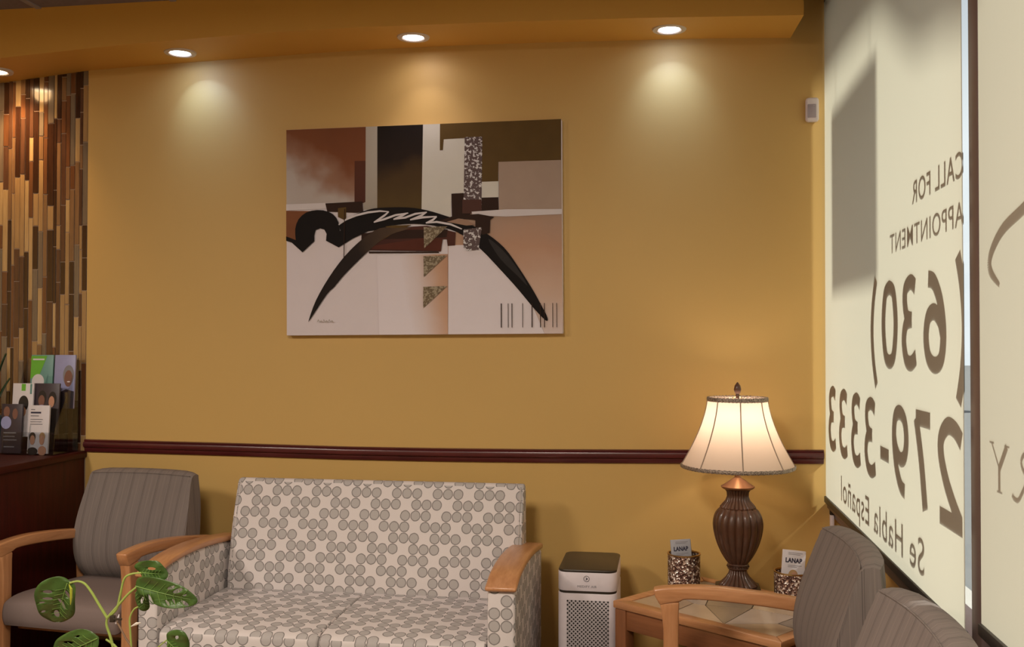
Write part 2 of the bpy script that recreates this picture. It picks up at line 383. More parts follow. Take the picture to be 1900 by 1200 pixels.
PAINT = [
('rust', [(-0.606, 0.451), (-0.2433, 0.451), (-0.2463, 0.1112), (-0.606, 0.1162)]),
('peach_right', [(0.1992, 0.0631), (0.606, 0.0579), (0.606, -0.451), (0.1126, -0.451), (0.1164, -0.0706)]),
('dark_rust', [(-0.2946, 0.3035), (-0.2437, 0.3025), (-0.2453, 0.1197), (-0.2962, 0.1204)]),
('grey_beige', [(-0.2441, 0.451), (-0.1907, 0.451), (-0.194, 0.0892), (-0.2561, 0.0901), (-0.2558, 0.1198), (-0.247, 0.1239)]),
('black_olive', [(-0.1924, 0.451), (0.0103, 0.451), (0.0024, 0.0867), (-0.194, 0.0892)]),
('warm_white', [(0.0103, 0.451), (0.0863, 0.451), (0.0851, 0.3345), (0.0972, 0.3342), (0.0994, 0.3831), (0.193, 0.3829), (0.1873, 0.1507), (0.1332, 0.1498), (0.1305, 0.0471), (0.0012, 0.0487)]),
('olive', [(0.0846, 0.451), (0.606, 0.451), (0.6041, 0.2761), (0.3371, 0.2776), (0.3362, 0.1938), (0.2638, 0.1949), (0.2658, 0.3873), (0.1011, 0.3831), (0.0972, 0.3368), (0.0834, 0.3362)]),
('greige', [(0.338, 0.2784), (0.606, 0.2775), (0.606, 0.0687), (0.3384, 0.0748)]),
('warm_white', [(0.263, 0.1958), (0.3371, 0.1963), (0.3364, 0.1267), (0.2614, 0.1278)]),
('umber', [(0.1332, 0.149), (0.1915, 0.1506), (0.1913, 0.1288), (0.3364, 0.1284), (0.3375, 0.0731), (0.225, 0.0695), (0.1991, 0.0463), (0.1348, 0.0471)]),
('brown_speck', [(0.1922, 0.3888), (0.2684, 0.388), (0.2635, 0.0774), (0.1805, 0.0785), (0.1871, 0.1389)]),
('brown_plain', [(0.181, 0.1222), (0.2639, 0.121), (0.2633, 0.0623), (0.1804, 0.0633)]),
('peach', [(-0.1957, -0.1059), (0.116, -0.1084), (0.1152, -0.451), (-0.1858, -0.451)]),
('pink_white', [(0.119, -0.0706), (0.2577, -0.0718), (0.4797, -0.3321), (0.5288, -0.451), (0.1169, -0.451)]),
('lilac_white', [(-0.606, 0.123), (-0.4248, 0.1247), (-0.4232, 0.0991), (-0.606, 0.0955)]),
('umber', [(-0.4266, 0.1222), (-0.2593, 0.1267), (-0.2561, 0.0841), (-0.286, 0.0777), (-0.418, 0.0862)]),
('orange_brown', [(-0.606, 0.0947), (-0.4888, 0.0905), (-0.552, -0.0388), (-0.606, -0.0254)]),
('olive', [(-0.3694, 0.1001), (-0.3324, 0.1038), (-0.3329, 0.0442), (-0.3697, 0.0617)]),
('lilac_white', [(0.2207, 0.0696), (0.3698, 0.076), (0.606, 0.0712), (0.606, 0.0496), (0.3695, 0.0451), (0.2248, 0.0535)]),
('dark_rust', [(-0.264, -0.0161), (-0.1467, 0.0081), (0.0268, 0.0146), (0.1513, -0.0162), (0.1482, -0.0725), (0.1164, -0.0739), (0.1124, -0.0453), (0.0952, -0.0451), (0.0861, -0.0972), (-0.2305, -0.0861), (-0.2645, -0.0671)]),
('umber', [(-0.264, -0.0127), (-0.112, -0.0008), (0.1171, -0.0032), (0.1125, -0.0369), (-0.1124, -0.0389), (-0.2643, -0.0416)]),
('rust_flat', [(-0.2172, -0.0675), (0.0263, -0.036), (0.0935, -0.0451), (0.0878, -0.0939), (-0.2174, -0.0803)]),
('umber', [(-0.2306, -0.0903), (0.0774, -0.098), (0.0791, -0.1031), (-0.2306, -0.0988)]),
('olive', [(-0.208, -0.0125), (-0.1554, 0.0184), (-0.0424, 0.0196), (-0.1121, -0.0092), (-0.2172, -0.0675)]),
('black', [(-0.5302, -0.0887), (-0.5787, -0.0454), (-0.606, -0.0365), (-0.606, -0.0176), (-0.5875, -0.0239), (-0.5609, -0.0345), (-0.5633, -0.0087), (-0.5631, 0.0144), (-0.5576, 0.0366), (-0.5477, 0.0562), (-0.5324, 0.0722), (-0.5128, 0.0848), (-0.4888, 0.0922), (-0.4622, 0.0944), (-0.4356, 0.0924), (-0.411, 0.0852), (-0.3908, 0.0739), (-0.3759, 0.0575), (-0.3672, 0.0395), (-0.363, 0.019), (-0.3605, 0.0002), (-0.3039, 0.0439), (-0.2336, 0.0643), (-0.1467, 0.0081), (-0.2342, -0.0037), (-0.3046, -0.0344), (-0.3664, -0.0704), (-0.4235, -0.0401), (-0.4206, -0.0102), (-0.431, 0.0087), (-0.4496, 0.014), (-0.47, 0.0074), (-0.4764, -0.0156), (-0.4766, -0.0413)]),
('black', [(-0.3639, 0.0233), (-0.3501, 0.0383), (-0.327, 0.0528), (-0.3037, 0.0651), (-0.2833, 0.0745), (-0.2627, 0.0816), (-0.2421, 0.0873), (-0.2239, 0.0918), (-0.2057, 0.0949), (-0.1808, 0.0967), (-0.1433, 0.0975), (-0.0992, 0.097), (-0.059, 0.0951), (-0.0276, 0.0916), (-0, 0.0867), (0.0274, 0.0804), (0.0561, 0.0724), (0.0848, 0.0629), (0.1133, 0.0532), (0.1419, 0.0442), (0.1704, 0.0349), (0.1988, 0.0236), (0.2275, 0.0098), (0.2561, -0.006), (0.2838, -0.0235), (0.3104, -0.0423), (0.336, -0.0628), (0.3597, -0.0853), (0.3804, -0.1101), (0.3993, -0.1369), (0.4181, -0.1651), (0.4381, -0.1955), (0.4581, -0.2273), (0.4762, -0.2571), (0.4919, -0.2843), (0.5056, -0.3097), (0.5175, -0.3322), (0.5282, -0.352), (0.5369, -0.3691), (0.5422, -0.3821), (0.5439, -0.3917), (0.5421, -0.3972), (0.5353, -0.3954), (0.522, -0.3836), (0.5037, -0.3644), (0.4838, -0.3421), (0.463, -0.3172), (0.4405, -0.2893), (0.4171, -0.2611), (0.3928, -0.2333), (0.3675, -0.2053), (0.3417, -0.1772), (0.3154, -0.1483), (0.2886, -0.1194), (0.2617, -0.0928), (0.2345, -0.0688), (0.2072, -0.0471), (0.1812, -0.0291), (0.1581, -0.0161), (0.1365, -0.0069), (0.1128, 0.001), (0.0855, 0.0083), (0.0562, 0.0143), (0.0268, 0.0188), (-0.0019, 0.022), (-0.0308, 0.0237), (-0.0597, 0.024), (-0.0886, 0.0229), (-0.1176, 0.0203), (-0.1467, 0.0166), (-0.1764, 0.0119), (-0.2062, 0.0062), (-0.2341, -0.0011), (-0.2592, -0.0106), (-0.2823, -0.0215), (-0.3045, -0.0327), (-0.3291, -0.0465), (-0.3526, -0.0606), (-0.3664, -0.0662), (-0.3621, -0.0579), (-0.348, -0.0411), (-0.3396, -0.0239), (-0.347, -0.0083), (-0.3601, 0.0077)]),
('black_brown', [(-0.1119, 0.0077), (-0.1348, 0.0097), (-0.1577, 0.0117), (-0.1816, 0.0085), (-0.2073, -0.0023), (-0.234, -0.0184), (-0.2607, -0.0374), (-0.2875, -0.0591), (-0.3144, -0.0839), (-0.3404, -0.1107), (-0.3652, -0.1396), (-0.3891, -0.1705), (-0.4116, -0.2022), (-0.433, -0.2349), (-0.4529, -0.2683), (-0.4699, -0.3), (-0.4838, -0.3319), (-0.4948, -0.3621), (-0.5015, -0.3827), (-0.5045, -0.3917), (-0.5031, -0.3911), (-0.4944, -0.3793), (-0.4735, -0.3492), (-0.4451, -0.308), (-0.4211, -0.2746), (-0.4069, -0.2588), (-0.3969, -0.2509), (-0.3855, -0.2407), (-0.3722, -0.2253), (-0.3573, -0.2077), (-0.3366, -0.1856), (-0.3061, -0.1559), (-0.2697, -0.1219), (-0.2349, -0.0912), (-0.2052, -0.066), (-0.1771, -0.0441), (-0.147, -0.0258), (-0.1069, -0.0113), (-0.065, -0.0004), (-0.0425, 0.0069), (-0.0527, 0.0096), (-0.0823, 0.0086)]),
('grey_dark', [(0.292, -0.047), (0.3037, -0.0519), (0.3274, -0.0714), (0.3511, -0.0936), (0.371, -0.1151), (0.3908, -0.1394), (0.4097, -0.1651), (0.4303, -0.1967), (0.45, -0.2297), (0.4595, -0.2487), (0.4536, -0.2453), (0.4375, -0.228), (0.4177, -0.2068), (0.3941, -0.1844), (0.3667, -0.1583), (0.3422, -0.1312), (0.3196, -0.0989), (0.2997, -0.0657)]),
('umber', [(0.0787, 0.0326), (0.1477, 0.0553), (0.2505, 0.0591), (0.3185, 0.0449), (0.3014, 0.0325), (0.2991, -0.022), (0.2684, -0.03), (0.237, -0.0045), (0.2374, 0.0332), (0.1648, 0.0425), (0.1131, 0.0288)]),
('peach_flat', [(0.1131, 0.0288), (0.1647, 0.0417), (0.199, 0.0362), (0.2329, 0.0123), (0.1987, 0.011), (0.1474, 0.0217)]),
('brown_speck', [(0.1857, -0.0057), (0.2653, 0.0019), (0.2506, -0.0936), (0.1976, -0.0965), (0.185, -0.0796)]),
('olive_speck', [(0.0121, 0.0089), (0.1172, 0.0102), (0.0146, -0.0823)]),
('olive_speck', [(0.0109, -0.116), (0.1134, -0.1143), (0.0117, -0.2046)]),
('olive_speck', [(0.0096, -0.2467), (0.1138, -0.2447), (0.0087, -0.3377)]),
('lilac_white', [(-0.3644, 0.0257), (-0.3285, 0.0469), (-0.2848, 0.0622), (-0.2327, 0.0734), (-0.1809, 0.0786), (-0.1411, 0.0762), (-0.1407, 0.0805), (-0.181, 0.0859), (-0.2342, 0.0824), (-0.2875, 0.071), (-0.3319, 0.0534), (-0.3668, 0.0293)]),
('lilac_white', [(-0.1425, 0.0802), (-0.162, 0.0669), (-0.1836, 0.0529), (-0.2088, 0.0363), (-0.2063, 0.0321), (-0.1789, 0.0455), (-0.1566, 0.0598), (-0.1393, 0.0765)]),
('lilac_white', [(-0.2069, 0.0319), (-0.1625, 0.0414), (-0.1104, 0.0585), (-0.0545, 0.0681), (-0.0552, 0.0729), (-0.1125, 0.067), (-0.1652, 0.0498), (-0.2082, 0.0366)]),
('lilac_white', [(-0.0604, 0.073), (-0.0873, 0.0625), (-0.1213, 0.0476), (-0.1193, 0.0425), (-0.0835, 0.0539), (-0.058, 0.0681)]),
('lilac_white', [(-0.12, 0.0427), (-0.0671, 0.0469), (-0.0236, 0.0616), (0.0276, 0.0696), (0.027, 0.0744), (-0.0256, 0.0702), (-0.0691, 0.0555), (-0.1206, 0.0475)]),
('lilac_white', [(0.0241, 0.0743), (-0.0007, 0.0614), (-0.0474, 0.0434), (-0.0456, 0.0383), (0.0032, 0.0529), (0.0271, 0.0697)]),
('lilac_white', [(-0.046, 0.0381), (0.0103, 0.0456), (0.0704, 0.0494), (0.0702, 0.0548), (0.0094, 0.0549), (-0.047, 0.0435)]),
('lilac_white', [(0.0685, 0.0541), (0.0506, 0.042), (0.0215, 0.0281), (0.0236, 0.0231), (0.0553, 0.0339), (0.072, 0.05)]),
('lilac_white', [(0.0228, 0.0232), (0.0697, 0.025), (0.1289, 0.0135), (0.1787, -0.0061), (0.1807, -0.0017), (0.1315, 0.0218), (0.0704, 0.0336), (0.0224, 0.028)]),
('umber', [(-0.3395, 0.0954), (-0.3359, 0.0954), (-0.3396, -0.1218), (-0.3431, -0.1217)]),
('umber', [(0.3449, -0.3218), (0.3491, -0.3218), (0.3489, -0.4236), (0.3447, -0.4236)]),
('umber', [(0.3754, -0.3218), (0.3779, -0.3218), (0.3777, -0.4236), (0.3752, -0.4236)]),
('umber', [(0.3911, -0.3219), (0.3945, -0.3219), (0.3942, -0.4236), (0.3908, -0.4236)]),
('umber', [(0.4372, -0.322), (0.4397, -0.322), (0.4394, -0.4236), (0.4369, -0.4236)]),
('umber', [(0.476, -0.3221), (0.4802, -0.3221), (0.4799, -0.4236), (0.4757, -0.4236)]),
('umber', [(0.5118, -0.3222), (0.5151, -0.3222), (0.5149, -0.4236), (0.5115, -0.4236)]),
('umber', [(0.5286, -0.3222), (0.5319, -0.3222), (0.5317, -0.4236), (0.5283, -0.4236)]),
('umber', [(0.5643, -0.3223), (0.5668, -0.3223), (0.5665, -0.4236), (0.564, -0.4236)]),
('umber', [(0.581, -0.3224), (0.5836, -0.3224), (0.5833, -0.4236), (0.5808, -0.4236)]),
('grey_beige', [(-0.4618, -0.3912), (-0.4564, -0.381), (-0.4503, -0.3913), (-0.4512, -0.3938), (-0.4564, -0.3853), (-0.4609, -0.3947)]),
('grey_beige', [(-0.4494, -0.3913), (-0.4441, -0.3861), (-0.4379, -0.3913), (-0.4388, -0.3938), (-0.4441, -0.3904), (-0.4486, -0.3947)]),
('grey_beige', [(-0.437, -0.3913), (-0.4317, -0.381), (-0.4256, -0.3913), (-0.4265, -0.3938), (-0.4317, -0.3853), (-0.4362, -0.3947)]),
('grey_beige', [(-0.4247, -0.3913), (-0.4193, -0.3862), (-0.4132, -0.3913), (-0.4141, -0.3938), (-0.4194, -0.3904), (-0.4238, -0.3947)]),
('grey_beige', [(-0.4123, -0.3913), (-0.407, -0.3811), (-0.4009, -0.3913), (-0.4018, -0.3938), (-0.407, -0.3853), (-0.4115, -0.3947)]),
('grey_beige', [(-0.4, -0.3913), (-0.3947, -0.3862), (-0.3885, -0.3913), (-0.3894, -0.3939), (-0.3947, -0.3904), (-0.3991, -0.3947)]),
]
# ================================================================ THE ROOM
ZC = 2.86        # ceiling
XG = 0.70        # window glass
XB = 0.6355      # roller shades
XL = -2.61       # where the yellow wall meets the tiled wall
# floor
g = G('taupe_carpet'); f = g.noise(g.coord(), 160, 3); f2 = g.noise(g.coord(), 3, 3)
m_floor = g.pbr(g.mix(f, (0.09, 0.065, 0.05, 1), (0.17, 0.13, 0.10, 1)), 0.95, bump=f, bstr=0.4)
struct(MB().box((-5.2, -8.2, -0.1), (0.85, 0.15, 0)).build('floor', m_floor), 'taupe carpet floor of the waiting room', 'floor')
# ceiling of grey lay-in tiles in a metal grid
g = G('grey_ceiling_tile'); f = g.noise(g.coord(), 60, 3)
m_ceil = g.pbr(g.mix(f, (0.20, 0.16, 0.165, 1), (0.27, 0.22, 0.225, 1)), 0.9, bump=f, bstr=0.3)
M['ceil_grid'] = plain('ceiling_grid_metal', (0.38, 0.33, 0.33, 1), 0.5)
mb = MB().box((-5.2, -8.2, ZC), (0.85, 0.15, ZC+0.1))
for i in range(10): mb.box((-5.07+i*0.61-0.012, -8.0, ZC-0.006), (-5.07+i*0.61+0.012, 0.0, ZC+0.001), mi=1)
for i in range(7): mb.box((-5.1, -0.95-i*1.22-0.012, ZC-0.005), (0.7, -0.95-i*1.22+0.012, ZC+0.001), mi=1)
struct(mb.build('ceiling', [m_ceil, M['ceil_grid']]), 'dark grey tiled ceiling with pale grid lines above the soffit', 'ceiling')
# yellow back wall; its top follows the soffit
WT = [(XL, 2.683), (-2.3, 2.694), (-1.9, 2.705), (-1.5, 2.716), (-1.246, 2.721), (-0.9, 2.7215), (-0.534, 2.718), (-0.15, 2.711), (0.252, 2.702), (0.504, 2.691)]
struct(MB().box((XL, 0, 0), (0.80, 0.12, ZC)).build('wall_back', M['wall']), 'mustard yellow painted back wall', 'wall')
struct(MB().box((-5.2, 0.0035, 0), (XL, 0.12, ZC)).build('wall_back_left', M['grout']))
struct(MB().box((-5.2, -8.2, 0), (-5.1, 0.1, ZC)).build('wall_left', M['wall']))
struct(MB().box((-5.2, -8.2, 0), (0.85, -8.1, ZC)).build('wall_front', M['wall']))
# mosaic of upright strip tiles on the wall left of the yellow paint
mb = MB(); x = XL-0.003
rnd = random.Random(11)
while x > -4.3:
    wd = rnd.choice([0.015, 0.018, 0.021, 0.024, 0.027, 0.031]); z = 0.93-rnd.random()*0.2
    while z < 2.75:
        ln = rnd.choice([0.11, 0.15, 0.2, 0.26, 0.33, 0.38]); mi = rnd.choice([0, 0, 1, 1, 2, 3, 3, 4, 5, 5, 6])
        a, b = max(z, 0.93), min(z+ln-0.003, 2.75)
        if b > a+0.01:
            d = rnd.random()*0.002
            mb.box((x-wd+0.0022, 0.001-d, a), (x, 0.0125, b-0.001), 0.0008, 1, mi=mi)
        z += ln
    x -= wd
struct(mb.build('wall_tiled_left', TILE, smooth=0), 'mosaic wall of glossy brown and tan upright strip tiles', 'wall')

# soffit: boxed-out band along the top of the back wall
YS = -0.34
SF = [(-4.6, 2.61), (-3.4, 2.632), (-2.81, 2.652), (-2.386, 2.677), (-2.088, 2.691), (-1.6, 2.706), (-1.15, 2.709), (-0.705, 2.704), (-0.1, 2.693), (0.510, 2.674)]
SW = [(-4.6, 2.58), (-3.4, 2.62), (-3.055, 2.641)] + WT
def lerp(tab, x):
    for (a, p), (b, q) in zip(tab, tab[1:]):
        if x <= b: return p+(q-p)*(x-a)/(b-a)
    return tab[-1][1]
mb = MB(); xs = sorted(set([round(-4.6+i*0.1, 3) for i in range(51)]+[0.507])); bm = mb.bm
xs = [q for q in xs if q <= 0.507]
rows = []
for q in xs:
    sl = 0.006 if q == xs[-1] else 0
    rows.append([bm.verts.new((q-sl*0.5, 0.02, lerp(SW, q))), bm.verts.new((q+sl, YS, lerp(SF, q))), bm.verts.new((q+sl, YS, ZC+0.02)), bm.verts.new((q-sl*0.5, 0.02, ZC+0.02))])
for a, b in zip(rows, rows[1:]):
    for k in range(4): bm.faces.new((a[k], b[k], b[(k+1) % 4], a[(k+1) % 4]))
bm.faces.new(rows[0]); bm.faces.new(rows[-1][::-1]); bmesh.ops.recalc_face_normals(bm, faces=bm.faces[:])
struct(mb.build('trim_soffit', M['soffit'], smooth=20), 'amber painted soffit band with recessed lights along the back wall', 'soffit')

# chair rail
RT = [(XL+0.003, 1.0), (-1.972, 0.995), (-1.377, 0.988), (-0.95, 0.988), (-0.53, 0.991), (0.095, 1.0), (0.628, 1.009)]
prof = [(0, -0.058), (-0.010, -0.056), (-0.014, -0.046), (-0.014, -0.038), (-0.024, -0.032), (-0.027, -0.022), (-0.024, -0.012), (-0.016, -0.009), (-0.018, -0.003), (-0.012, 0), (0, 0)]
mb = MB(); bm = mb.bm; rows = []
xs = [XL+0.003+i*(0.628-XL-0.003)/40 for i in range(41)]
for q in xs: rows.append([bm.verts.new((q, p[0]-0.0005, lerp(RT, q)+p[1])) for p in prof])
for a, b in zip(rows, rows[1:]):
    for k in range(len(prof)): bm.faces.new((a[k], b[k], b[(k+1) % len(prof)], a[(k+1) % len(prof)]))
bm.faces.new(rows[0]); bm.faces.new(rows[-1][::-1]); bmesh.ops.recalc_face_normals(bm, faces=bm.faces[:])
struct(mb.build('trim_chair_rail', M['rail_wood']), 'dark mahogany chair rail running across the yellow wall', 'chair rail')
struct(MB().box((XL, -0.014, 0), (0.69, 0.0, 0.10), 0.003).build('baseboard_back', M['rail_wood']))

# window wall: knee wall, bronze frame, glass; four bays
struct(MB().box((0.7205, -8.1, -0.05), (0.85, 0.1, 0.745)).build('wall_exterior_ledge', M['ledge']))
struct(MB().box((XG, -8.1, 0), (0.72, 0.0, 0.74)).build('wall_right', M['wall']), 'low yellow wall under the windows', 'wall')
struct(MB().box((XG-0.04, -8.1, ZC-0.04), (0.85, 0.0, ZC+0.1)).build('wall_right_top', M['soffit']))
bays = [(0.0, -1.926), (-1.992, -3.98), (-4.025, -6.0), (-6.045, -8.05)]
for i, (a, b) in enumerate(bays):
    mb = MB()
    mb.box((0.645, b-0.066, 0.74), (XG+0.02, b, ZC-0.04), 0.003)                      # post
    mb.box((0.665, b, 0.735), (XG+0.05, a, 0.785), 0.004)                              # sill
    mb.box((0.642, b, 0.775), (XG+0.02, a, 0.799), 0.002)
    mb.box((0.685, b, ZC-0.08), (XG+0.02, a, ZC-0.04), 0.003)
    wo = struct(mb.build('window_%d' % (i+1), M['brown_frame']), ['bronze framed window nearest the corner, behind its shade', 'bronze framed window at the frame edge, behind its shade', 'bronze framed third window bay from the corner', 'bronze framed fourth window bay from the corner'][i], 'window')
    struct(MB().box((XG, b, 0.79), (XG+0.006, a, ZC-0.06)).build('glass', M['glass' if i != 1 else 'dimming_glass'], wo, local=False))

# roller shades
def shade(y0, y1, zb, label, name='roller_shade'):
    t = thing(name, (XB, (y0+y1)/2, zb), label, 'window shade', group=None)
    mb = MB(); n = 36
    def fn(u, v, y0=y0, y1=y1):
        y = y0+(y1-y0)*u; e = min(u, 1-u); wv = 0.0012*math.sin(u*7+v*2)
        return (XB+wv, y, zb+0.02+(ZC-0.02-zb-0.02)*v)
    mb.grid(fn, n, 24)
    mb.build('shade_cloth', M['blind'], t)
    MB().box((XB-0.007, y1-0.002, zb-0.004), (XB+0.007, y0+0.002, zb+0.021), 0.003).build('hem_bar', M['dark_hem'], t)
    MB().tube([(XB+0.02, y0, ZC-0.03), (XB+0.02, y1, ZC-0.03)], 0.02).build('roller', M['dark_hem'], t)
    return t
shade_corner = shade(-0.012, -1.912, 0.803, 'cream translucent roller shade in the corner window, mirrored phone number showing through')
shade_edge = shade(-2.026, -3.90, 0.852, 'cream translucent roller shade cut by the frame edge, mirrored serif letters showing through')
shade(-4.05, -5.92, 0.83, 'cream roller shade in the third window from the corner')
shade(-6.07, -7.95, 0.83, 'cream roller shade in the fourth window from the corner')
# chain tensioner hanging in the corner under the shade
t = thing('chain_tensioner', (0.655, -0.03, 0.70), 'small clear and black shade chain clip in the corner below the shade', 'chain clip')
MB().box((0.648, -0.040, 0.70), (0.664, -0.018, 0.765), 0.004).build('clip_body', M['white_plastic'], t)
MB().box((0.646, -0.044, 0.752), (0.662, -0.028, 0.79), 0.003).build('clip_hook', M['black_plastic'], t)
MB().tube([(0.656, -0.030, 0.765), (0.652, -0.032, 0.815), (0.660, -0.030, 0.86)], 0.0016, 6).build('bead_chain', M['white_plastic'], t)

# writing fixed to the window side of the shades, read mirrored from inside
def onglass(y, z): return (XB+0.0035, y, z)
def clip_mesh(me, y0):
    bm = bmesh.new(); bm.from_mesh(me); bmesh.ops.bisect_plane(bm, geom=bm.verts[:]+bm.edges[:]+bm.faces[:], plane_co=(0, y0, 0), plane_no=(0, -1, 0), clear_outer=True)
    bm.to_mesh(me); bm.free(); return me
for body, y0, y1, z0, z1, off, nm in (('CALL FOR', -1.918, -1.465, 1.808, 1.868, 0.014, 'call_for_lettering'), ('APPOINTMENT', -1.918, -1.207, 1.702, 1.757, 0.008, 'appointment_lettering'),
                                  ('Se Habla Espa\u00f1ol', -1.572, -0.362, 0.833, 0.956, 0.006, 'spanish_line_lettering')):
    me = clip_mesh(fit_text(body, lambda x, y: onglass(y0+x, z0+y), y1-y0, z1-z0, off, 1.10), -1.909)
    me.materials.append(M['vinyl']); o = link(nm, me, shade_corner, smooth=0); o['label'] = 'dark brown mirrored lettering reading ' + body
# big numerals drawn stroke by stroke: centre lines in a unit box, round-shouldered bold figures
DIG = {
 '0': [([(0.5, 1), (0.16, 0.90), (0.0, 0.5), (0.16, 0.10), (0.5, 0), (0.84, 0.10), (1, 0.5), (0.84, 0.90), (0.5, 1)], 0)],
 '3': [([(0.06, 0.93), (0.42, 1.0), (0.82, 0.93), (0.90, 0.76), (0.72, 0.58), (0.34, 0.535)], 1), ([(0.34, 0.535), (0.80, 0.49), (0.99, 0.28), (0.80, 0.05), (0.42, 0.0), (0.02, 0.08)], 1)],
 '6': [([(0.86, 0.985), (0.52, 0.93), (0.18, 0.70), (0.02, 0.36), (0.14, 0.08), (0.50, 0.0), (0.86, 0.09), (1.0, 0.32), (0.86, 0.54), (0.52, 0.60), (0.20, 0.50), (0.05, 0.36)], 1)],
 '9': [([(0.14, 0.015), (0.48, 0.07), (0.82, 0.30), (0.98, 0.64), (0.86, 0.92), (0.50, 1.0), (0.14, 0.91), (0.0, 0.68), (0.14, 0.46), (0.48, 0.40), (0.80, 0.50), (0.95, 0.64)], 1)],
 '2': [([(0.04, 0.88), (0.30, 0.98), (0.62, 1.0), (0.90, 0.86), (0.92, 0.66), (0.70, 0.40), (0.38, 0.18), (0.08, 0.02)], 1), ([(0.02, 0.0), (1.0, 0.0)], 2)],
 '7': [([(0.0, 1.0), (1.0, 1.0)], 2), ([(0.98, 1.0), (0.62, 0.50), (0.36, -0.06)], 1)],
 '-': [([(0.0, 0.5), (1.0, 0.5)], 2)],
 '(': [([(1.0, 1.06), (0.30, 0.80), (0.0, 0.5), (0.30, 0.20), (1.0, -0.06)], 1)],
 ')': [([(0.0, 1.06), (0.70, 0.80), (1.0, 0.5), (0.70, 0.20), (0.0, -0.06)], 1)],
}
def strokes(mb, ch, ya, yb, z0, z1, sy, sz):
    """figure ch between ya and yb (far end ya is its left side), stroke sy wide across and sz wide up"""
    a, b, c, d = ya+sy/2, yb-sy/2, z0+sz/2, z1-sz/2
    for pts, kind in DIG[ch]:
        P_ = smoothcurve(pts, 7) if kind != 2 else pts
        Q = [(a+(b-a)*x, c+(d-c)*y) for x, y in P_]; L, Rr = [], []
        for i, q in enumerate(Q):
            t = Vector((Q[min(i+1, len(Q)-1)][0]-Q[max(i-1, 0)][0], Q[min(i+1, len(Q)-1)][1]-Q[max(i-1, 0)][1]))
            if kind == 0 and i in (0, len(Q)-1): t = Vector((-1, 0))
            t.normalize(); wd_ = 0.5*math.hypot(sy*t.y, sz*t.x)/1.0; nx_, nz_ = -t.y, t.x
            L.append((q[0]+nx_*wd_, q[1]+nz_*wd_)); Rr.append((q[0]-nx_*wd_, q[1]-nz_*wd_))
        for i in range(len(Q)-1):
            mb.poly([onglass(*L[i]), onglass(*L[i+1]), onglass(*Rr[i+1]), onglass(*Rr[i])])
def number(nm, lab, items, z0, z1):
    mb = MB()
    for it in items:
        ch, ya, yb = it[:3]; zz0, zz1 = (it[3], it[4]) if len(it) > 3 else (z0, z1)
        strokes(mb, ch, ya, yb, zz0, zz1, it[5] if len(it) > 5 else 0.052, it[6] if len(it) > 6 else 0.042)
    me = bpy.data.meshes.new(nm); mb.bm.to_mesh(me); mb.bm.free(); clip_mesh(me, -1.909); me.materials.append(M['vinyl'])
    link(nm, me, shade_corner, smooth=0)['label'] = lab
number('area_code_lettering', 'large dark brown mirrored area code (630)', [('(', -1.945, -1.848, 1.318, 1.640, 0.046, 0.03), ('6', -1.782, -1.573), ('3', -1.528, -1.343), ('0', -1.300, -1.090), (')', -1.035, -0.926, 1.318, 1.640, 0.046, 0.03)], 1.373, 1.629)
number('phone_number_lettering', 'large dark brown mirrored number 279-3333', [('2', -1.925, -1.688), ('7', -1.660, -1.468), ('9', -1.418, -1.218), ('-', -1.179, -1.061, 1.090, 1.150, 0.001, 0.040), ('3', -1.020, -0.812), ('3', -0.773, -0.570), ('3', -0.525, -0.321), ('3', -0.280, -0.082)], 1.023, 1.278)
# serif lettering and drawn arc of the practice name on the second shade
mb = MB()
def gp(pts): mb.poly([onglass(y, z) for y, z in pts])
def seg(a, b, w0, w1=None):
    w1 = w1 or w0; d = Vector((b[0]-a[0], b[1]-a[1])).normalized(); n = Vector((-d.y, d.x))
    gp([(a[0]+n.x*w0/2, a[1]+n.y*w0/2), (b[0]+n.x*w1/2, b[1]+n.y*w1/2), (b[0]-n.x*w1/2, b[1]-n.y*w1/2), (a[0]-n.x*w0/2, a[1]-n.y*w0/2)])
seg((-2.098, 1.252), (-2.142, 1.205), 0.006); seg((-2.186, 1.252), (-2.142, 1.205), 0.016); seg((-2.142, 1.208), (-2.142, 1.160), 0.013)
seg((-2.085, 1.252), (-2.112, 1.252), 0.004); seg((-2.172, 1.252), (-2.2, 1.252), 0.004); seg((-2.128, 1.160), (-2.158, 1.160), 0.004)
seg((-2.330, 1.252), (-2.330, 1.160), 0.014); seg((-2.315, 1.160), (-2.345, 1.160), 0.004)
arc = smoothcurve([(-2.33, 1.253), (-2.285, 1.250), (-2.262, 1.232), (-2.283, 1.213), (-2.33, 1.208)], 5)
for a, b in zip(arc, arc[1:]): seg(a, b, 0.010)
arc = smoothcurve([(-2.300, 1.208), (-2.268, 1.178), (-2.245, 1.160), (-2.222, 1.161), (-2.214, 1.166)], 5)
for a, b in zip(arc, arc[1:]): seg(a, b, 0.010)
mb.build('serif_lettering', M['vinyl'], shade_edge, smooth=0)['label'] = 'dark brown mirrored serif letters R and Y'
mb = MB()
arc = smoothcurve([(-2.62, 1.70), (-2.5, 1.722), (-2.38, 1.718), (-2.29, 1.692), (-2.18, 1.668), (-2.12, 1.640), (-2.092, 1.612), (-2.100, 1.588), (-2.150, 1.560)], 8)
n = len(arc)
for i, (a, b) in enumerate(zip(arc, arc[1:])):
    k = (n-i)/n; wa = 0.024*min(1, 0.15+1.5*math.sin(PI*min(1, k*0.93+0.03))); seg(a, b, wa)
mb.build('logo_arc', M['vinyl'], shade_edge, smooth=0)['label'] = 'dark brown curved brush stroke'
